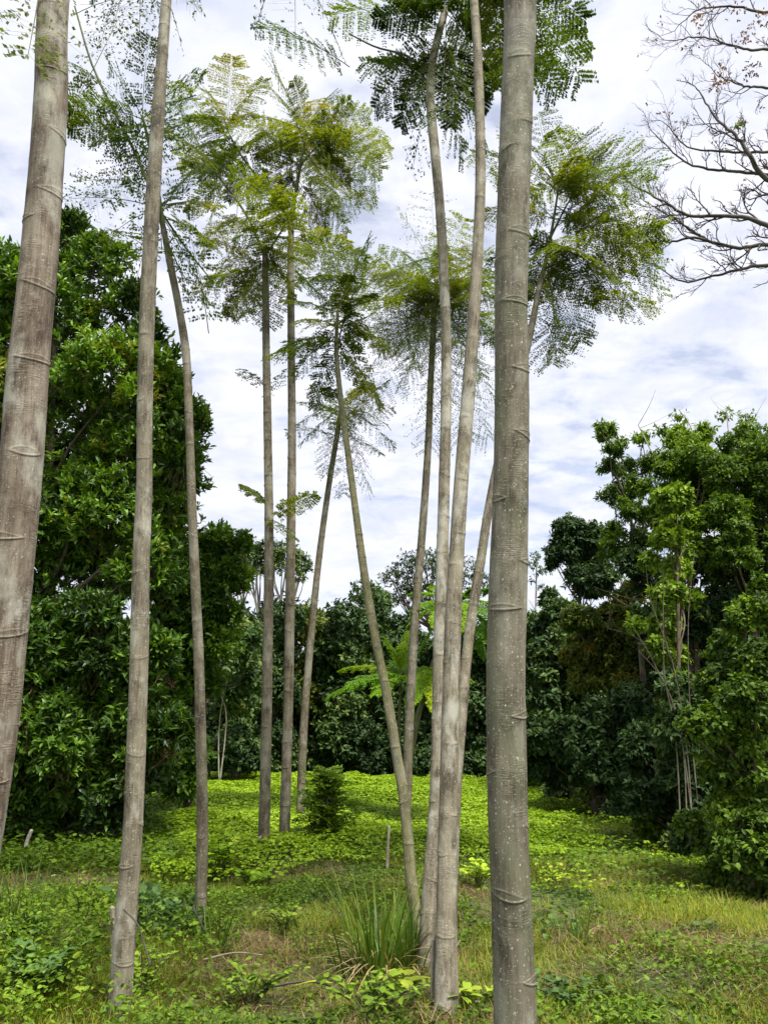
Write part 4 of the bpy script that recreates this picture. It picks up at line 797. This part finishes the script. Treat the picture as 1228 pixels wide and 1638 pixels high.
# grass and straw
rng = np.random.default_rng(602); g = Geo()
X, D = scatter(rng, 470000, 4.3, 15, .56, .9, 1.35)
nz = vnoise(X, D, 1.9, 9) + .5*vnoise(X, D, 5.5, 10) + .4*vnoise(X, D, 14, 68)
pk = np.clip(.6 + nz*.7, .1, 1)*np.where((D > 11.5) & (X < edge_x(D) - .5), .4, 1); m = rng.random(len(X)) < pk; X = X[m]; D = D[m]; nz = nz[m]; n = len(X)
P = np.stack([X, D, gh(X, D) - .01], 1)
ca = 2*pi*vnoise(X, D, 3.5, 69); dr = unit(np.stack([rng.normal(0, .45, n) + .45*np.cos(ca), rng.normal(0, .45, n) + .45*np.sin(ca), np.ones(n)], 1))
dv = vnoise(X, D, 2.4, 11) + .6*vnoise(X, D, 6, 12) + .4*vnoise(X, D, 12, 70); dry = (dv + rng.normal(0, .3, n)) > .20
L = rng.uniform(.05, .19, n)*np.clip(1 + .7*nz, .5, 1.7)
mm = ~dry; blades(g, P[mm], dr[mm], L[mm], rng.uniform(.003, .0085, mm.sum()), rng.uniform(.1, .9, mm.sum()), 0, np.clip(.5 + .25*vnoise(X, D, 3, 71)[mm] + rng.normal(0, .25, mm.sum()), 0, 1))
mm = dry; blades(g, P[mm], dr[mm]*np.array([1.5, 1.5, .8]), L[mm]*1.1, rng.uniform(.002, .0055, mm.sum()), rng.uniform(.3, 1.3, mm.sum()), 1, np.clip(.5 + rng.normal(0, .28, mm.sum()), 0, 1))
k = 60000; X, D = scatter(rng, k, 4.5, 14, .52, .5, 1.3); q = vnoise(X, D, 3, 80) + .5*vnoise(X, D, 9, 81) + rng.normal(0, .4, k) > .25; X = X[q]; D = D[q]; k = len(X)
az = rng.uniform(0, 2*pi, k); blades(g, np.stack([X, D, gh(X, D) + rng.uniform(.0, .06, k)], 1), np.stack([np.cos(az), np.sin(az), rng.uniform(-.05, .45, k)], 1), rng.uniform(.06, .24, k), rng.uniform(.002, .006, k), rng.uniform(0, .3, k), 1, np.clip(.4 + rng.normal(0, .3, k), 0, 1))
for b, r_ in BASES:
    k = 420; az = rng.uniform(0, 2*pi, k); q = r_ + .02 + .22*rng.random(k)**1.5; x = b[0] + q*np.cos(az); y = b[1] + q*np.sin(az); dd = unit(np.stack([rng.normal(0, .4, k), rng.normal(0, .4, k), np.ones(k)], 1))
    hd = rng.random(k) < .35
    for sel, mi in ((~hd, 0), (hd, 1)): blades(g, np.stack([x, y, gh(x, y) - .01], 1)[sel], dd[sel], rng.uniform(.06, .24, sel.sum()), rng.uniform(.003, .008, sel.sum()), rng.uniform(.1, 1, sel.sum()), mi, np.clip(.4 + rng.normal(0, .25, sel.sum()), 0, 1))
tag(g.build('short_grass', [M['grass'], M['straw']]), 'short green grass mixed with dry straw over the near ground', 'grass', kind='stuff')
# trodden grass on the right running back along the wood, and shade plants at its edge
rng = np.random.default_rng(603); g = Geo()
D = 9 + 23*rng.random(150000)**1.3; X = edge_x(D) + rng.uniform(-1.2, 7, len(D)); P = np.stack([X, D, gh(X, D)], 1); n = len(X)
dr = unit(np.stack([rng.normal(0, .5, n), rng.normal(0, .5, n), np.ones(n)], 1))
q = rng.random(n) < np.interp(D, [9, 15], [.45, .9]); st = rng.random(n) < .16
blades(g, P[q & ~st], dr[q & ~st], rng.uniform(.05, .15, (q & ~st).sum()), rng.uniform(.005, .010, (q & ~st).sum()), rng.uniform(.1, .9, (q & ~st).sum()), 0, np.clip(.28 + .2*vnoise(X, D, 1.5, 90)[q & ~st] + rng.normal(0, .22, (q & ~st).sum()), 0, 1))
blades(g, P[q & st], dr[q & st], rng.uniform(.05, .16, (q & st).sum()), rng.uniform(.004, .007, (q & st).sum()), rng.uniform(.3, 1.2, (q & st).sum()), 2, np.clip(.4 + rng.normal(0, .25, (q & st).sum()), 0, 1))
k = 26000; D = rng.uniform(9, 30, k); X = edge_x(D)*1.05 + rng.uniform(-.4, 5, k); P = np.stack([X, D, gh(X, D) + rng.uniform(.04, .15, k)], 1)
az = rng.uniform(0, 2*pi, k); leaves(g, P, np.stack([np.cos(az), np.sin(az), rng.uniform(-.3, .3, k)], 1), unit(UP + rng.normal(0, .4, (k, 3))), rng.uniform(.035, .08, k), .04, 1, np.clip(.4 + rng.normal(0, .2, k), 0, 1), 'oval', .1)
tag(g.build('verge_grass', [M['grass'], M['weed'], M['straw']]), 'thin grass strip running along the foot of the right wood', 'grass', kind='stuff')
# shaded litter and ferny growth under the left trees
rng = np.random.default_rng(604); g = Geo(); k = 16000; D = rng.uniform(9.5, 17, k); X = -.30*D - rng.uniform(-.6, 6, k); P = np.stack([X, D, gh(X, D) + rng.uniform(.02, .25, k)], 1)
az = rng.uniform(0, 2*pi, k); leaves(g, P, np.stack([np.cos(az), np.sin(az), rng.uniform(-.3, .6, k)], 1), unit(UP + rng.normal(0, .4, (k, 3))), rng.uniform(.06, .13, k), .045, 0, np.clip(.3 + rng.normal(0, .2, k), 0, 1), 'oval', .1)
tag(g.build('undergrowth', [M['weed']]), 'shaded leafy undergrowth beneath the glossy trees on the left', 'undergrowth', kind='stuff')

# clumps of long blades
def clump(label, px, py, n, Lr, wd, seed, spread=.5, dead=.15, rad=.1, name='grass_clump', group='clumps of long bladed grass'):
    rng = np.random.default_rng(seed); b = ground_at(px, py); root = thing(name, label, 'grass clump', b, group); g = Geo()
    a = rng.uniform(0, 2*pi, n); rr = rad*np.sqrt(rng.random(n)); rr[::4] *= 1.7; P = b + np.stack([rr*np.cos(a), rr*np.sin(a), np.full(n, -.02)], 1)
    aa = a + rng.normal(0, .5, n); ln = spread*rng.random(n)**.8; d = unit(np.stack([np.cos(aa)*ln, np.sin(aa)*ln, np.ones(n)], 1))
    L = rng.uniform(*Lr, n); dd = rng.random(n) < dead
    blades(g, P, d, np.where(dd, L*.7, L), rng.uniform(wd*.6, wd, n), rng.uniform(.05, .45, n) + np.where(dd, .7, 0), 0, np.where(dd, 1.0, np.clip(.45 + rng.normal(0, .28, n), 0, .9)), 6)
    g.build('blades', [M['blade']], root)
clump('largest clump of long green and straw coloured blades, at the foot of the olive stem', 610, 1560, 210, (.35, .98), .024, 701, .5, .38, .2)
clump('dark green upright blades beside the twin trunks, right of the largest clump', 655, 1555, 60, (.35, .62), .020, 702, .55, .05, .07)
clump('tall pale green clump at the left edge of the photo', 30, 1500, 130, (.4, .75), .016, 703, .35, .15, .16)
clump('small upright clump at the foot of the thin brown stem', 318, 1510, 26, (.3, .48), .016, 704, .35, .05, .07)
clump('few leaning blades right of the thin brown stem', 345, 1525, 16, (.32, .5), .018, 705, .6, .1, .06)
clump('single small tuft of upright blades in the open grass right of the thickest trunk', 928, 1510, 15, (.35, .55), .016, 706, .22, .1, .05)
clump('small dark tuft under the shaded trees on the left', 232, 1350, 30, (.35, .6), .02, 707, .3, .1, .12)
clump('thin tuft beside the left edge clump, near the whitish trunk', 95, 1480, 40, (.25, .45), .012, 708, .5, .2, .15)

# leafy single plants
def herb(label, px, py, h, rad, n, L, W, seed, mat, shape='oval', name='leafy_plant', group='single leafy plants on the near ground', stems=7, tone=.6):
    rng = np.random.default_rng(seed); b = ground_at(px, py); root = thing(name, label, 'plant', b, group); g = Geo(); gs = Geo(); tips = []
    for k in range(stems):
        a = rng.uniform(0, 2*pi); e = b + np.array([math.cos(a)*rad*rng.uniform(.2, 1), math.sin(a)*rad*rng.uniform(.2, 1), h*rng.uniform(.6, 1)]); c = catmull([b, (b+e)/2 + np.array([0, 0, h*.15]), e], 8)
        tube(gs, c, np.linspace(.006, .003, 8), 5); tips.append(c[3:])
    T = np.concatenate(tips); i = rng.integers(0, len(T), n); az = rng.uniform(0, 2*pi, n); d = np.stack([np.cos(az), np.sin(az), rng.uniform(-.3, .4, n)], 1)
    Ls = L*rng.uniform(.6, 1.1, n); leaves(g, T[i] + d*.02, d, unit(UP + rng.normal(0, .35, (n, 3))), Ls, Ls*(W/L), 0, np.clip(tone + rng.normal(0, .2, n), 0, 1), shape, .1)
    gs.build('stems', [M['stalk']], root); g.build('leaves', [mat], root)
herb('low bush of round bluish green leaves in the bottom left corner', 45, 1600, .34, .42, 150, .10, .095, 801, M['blue'], 'round', stems=14)
herb('round bluish leaved plant just above the corner bush on the left', 20, 1520, .25, .35, 90, .085, .08, 802, M['blue'], 'round', stems=10, tone=.45)
herb('fresh green nettle like plant behind the left edge clump', 130, 1475, .42, .5, 420, .055, .03, 803, M['fresh'], stems=26, tone=.75)
herb('bright green broad leaved plant behind the thin brown stem', 350, 1405, .5, .42, 120, .13, .10, 804, M['field'], stems=14, tone=.5)
herb('bright green weed against the foot of the whitish trunk', 225, 1600, .3, .22, 110, .06, .03, 805, M['fresh'], stems=12, tone=.8)
herb('green weed in the bottom middle, left of the largest grass clump', 400, 1615, .25, .35, 150, .06, .035, 806, M['fresh'], stems=14, tone=.6)
herb('pale yellow green broad leaves beside the foot of the twin trunks', 655, 1590, .14, .16, 12, .12, .09, 807, M['yellow'], stems=4, tone=.6)
herb('bright serrated weed at the bottom edge below the largest clump', 590, 1630, .22, .35, 130, .07, .035, 808, M['fresh'], stems=14, tone=.7)
herb('yellow green broad leaves between the twin trunks and the thickest trunk', 755, 1620, .16, .14, 22, .10, .06, 809, M['yellow'], stems=5, tone=.2)
herb('yellowish leaved plant in the vines between the twin trunks and the thickest trunk', 765, 1420, .28, .3, 60, .09, .075, 810, M['field'], stems=10, tone=.95)
herb('green leafy plant in the middle of the grass, left of the largest clump', 455, 1490, .2, .28, 120, .05, .035, 811, M['weed'], stems=12, tone=.85)
herb('low leafy plant right of the thickest trunk at the bottom edge', 900, 1600, .12, .35, 90, .05, .045, 812, M['blue'], 'round', stems=12, tone=.4)
herb('broad leaved plant behind the pair of close stems', 415, 1420, .2, .4, 70, .10, .09, 813, M['field'], stems=10, tone=.4)
# small feathery bush
def feathery_bush():
    rng = np.random.default_rng(820); b = ground_at(522, 1345); root = thing('feathery_bush', 'small dark cone shaped feathery bush beside the foot of the short leaning stem', 'bush', b)
    s = pxm(520, 1300, b[1]); H = 112*s; g = Geo(); gs = Geo(); tube(gs, catmull([b, b + UP*H*.5, b + UP*H*.95], 10), np.linspace(.02, .005, 10), 6)
    for k in range(120):
        z = rng.random()**.9; a = rng.uniform(0, 2*pi); R0 = 46*s*(1 - z)**.5*rng.uniform(.35, 1.15) + 10*s; R0 *= 1 + .35*math.sin(3*a + 5*z); st = b + UP*H*z*.92
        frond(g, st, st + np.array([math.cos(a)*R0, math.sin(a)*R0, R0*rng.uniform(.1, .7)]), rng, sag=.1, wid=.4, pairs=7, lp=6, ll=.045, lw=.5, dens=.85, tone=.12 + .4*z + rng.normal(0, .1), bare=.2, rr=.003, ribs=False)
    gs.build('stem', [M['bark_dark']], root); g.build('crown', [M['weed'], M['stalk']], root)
feathery_bush()

# stakes, stumps and twigs
def stick(name, label, pts, D, wd, seed, mat, cat, group=None, seg=12, ragged=True):
    rng = np.random.default_rng(seed); P = np.array([at(x, y, D + (q[0] if q else 0)) for x, y, *q in pts]); r = wd*pxm(pts[0][0], pts[0][1], D)/2
    g = Geo(); C = catmull(P, 24); rr = np.linspace(r, r*.8, 24)*(1 + rng.normal(0, .03, 24)); tube(g, C, rr, seg)
    T = unit(C[-1] - C[-2]); top = np.array([C[-1] + T*r*(rng.uniform(.2, 1.2) if ragged else .1) + rdir(rng, 1)[0]*r*.3 for _ in range(1)])
    n0 = g.v[-1][-seg:]; g.add(np.vstack([n0, top]), np.array([[k, (k+1) % seg, seg] for k in range(seg)]), 0, .6, np.full((seg+1, 3), .2))
    o = g.build(name, [mat]); return tag(o, label, cat, group)
def gz(px, py): return ground_at(px, py)[1]
GS = 'cut and broken stems standing in the grass'
stick('broken_stake', 'pale bleached leaning stake near the left edge, above the tall pale clump', [(38, 1385), (43, 1350), (51, 1328)], gz(38, 1385), 7, 901, M['bark_white'], 'stake', GS)
stick('broken_stake', 'short brown stub just left of the foot of the whitish trunk', [(182, 1545), (181, 1490), (180, 1452)], 6.0, 11, 902, M['dead'], 'stump', GS)
stick('broken_stake', 'thin grey stake behind the largest clump, left of the olive leaning stem', [(619, 1400), (620, 1360), (622, 1322)], gz(619, 1400), 5, 903, M['dead'], 'stake', GS)
stick('broken_stake', 'pale cut stub pressed against the left side of the twin trunks', [(692, 1625), (692, 1560), (693, 1502)], 5.15, 9, 904, M['bark_white'], 'stump', GS)
stick('broken_stake', 'short grey stub leaning on the foot of the left pair stem', [(412, 1388), (414, 1360), (416, 1340)], 11.1, 7, 905, M['dead'], 'stump', GS)
GW = 'fallen twigs and sticks'
stick('twig', 'dark bent twig leaning on the foot of the whitish trunk', [(240, 1542), (228, 1500), (218, 1475), (198, 1455)], 4.9, 3, 906, M['twig'], 'twig', GW, 6)
stick('twig', 'dark twig across the foot of the thin brown stem', [(345, 1530, -.3), (328, 1490, -.3), (308, 1450, -.3)], 6.9, 3, 907, M['twig'], 'twig', GW, 6)
stick('twig', 'thin curved twig leaning on the foot of the twin trunks', [(688, 1636), (708, 1580), (722, 1530), (735, 1505)], 4.85, 2.4, 908, M['dead'], 'twig', GW, 6)
def fallen(label, a, b, r, seed, mat):
    rng = np.random.default_rng(seed); A = ground_at(*a) + UP*.06; B = ground_at(*b) + UP*.07; C = catmull([A, (A+B)/2 + UP*.03 + rng.normal(0, .02, 3), B], 20); g = Geo(); tube(g, C, np.linspace(r, r*.5, 20), 7)
    tag(g.build('stick', [mat]), label, 'stick', GW)
fallen('pale brown stick lying in the grass between the whitish trunk and the largest clump', (325, 1550), (420, 1545), .007, 911, M['dead'])
fallen('dark stick lying across the grass at the bottom middle', (410, 1600), (560, 1608), .009, 912, M['twig'])
def strap(label, a, b, w_, seed, mat):
    A = ground_at(*a) + UP*.10; B = ground_at(*b) + UP*.12; g = Geo(); d = B - A; s = unit(np.cross(d, UP))*w_/2; t = np.linspace(0, 1, 12)
    C = A + d*t[:, None] + UP*(np.sin(t*pi)*.02)[:, None]; wv = np.sin(np.clip(t*.94+.06, 0, 1)*pi)**.5; V = np.stack([C - s*wv[:, None], C - UP*.006*wv[:, None], C + s*wv[:, None]], 1).reshape(-1, 3)
    f = [[3*i+j, 3*i+j+1, 3*i+j+4, 3*i+j+3] for i in range(11) for j in range(2)]; g.add(V, f, 0, .9); tag(g.build('fallen_blade', [mat]), label, 'leaf blade', 'fallen long leaf blades')
strap('pale green long blade lying slanted, left of the largest clump', (362, 1560), (400, 1610), .035, 921, M['weed'])
strap('yellow green long blade lying level in front of the largest clump', (470, 1605), (532, 1607), .03, 923, M['yellow'])
# tiny white flower by the twin trunks
b = ground_at(764, 1625) + UP*.07; root = thing('flower', 'single small white flower by the foot of the twin trunks', 'flower', b)
g = Geo(); a = np.arange(6)*pi/3; leaves(g, np.repeat(b[None], 6, 0), np.stack([np.cos(a), np.sin(a), np.full(6, .3)], 1), np.repeat(UP[None], 6, 0), .022, .014, 0, .8, 'oval'); g.build('petals', [M['petal']], root)
g = Geo(); tube(g, [b - UP*.1, b - UP*.05, b], .0015, 5); tube(g, [b, b + UP*.002, b + UP*.004], [.004, .005, .002], 8); g.build('stem', [M['yellow']], root)
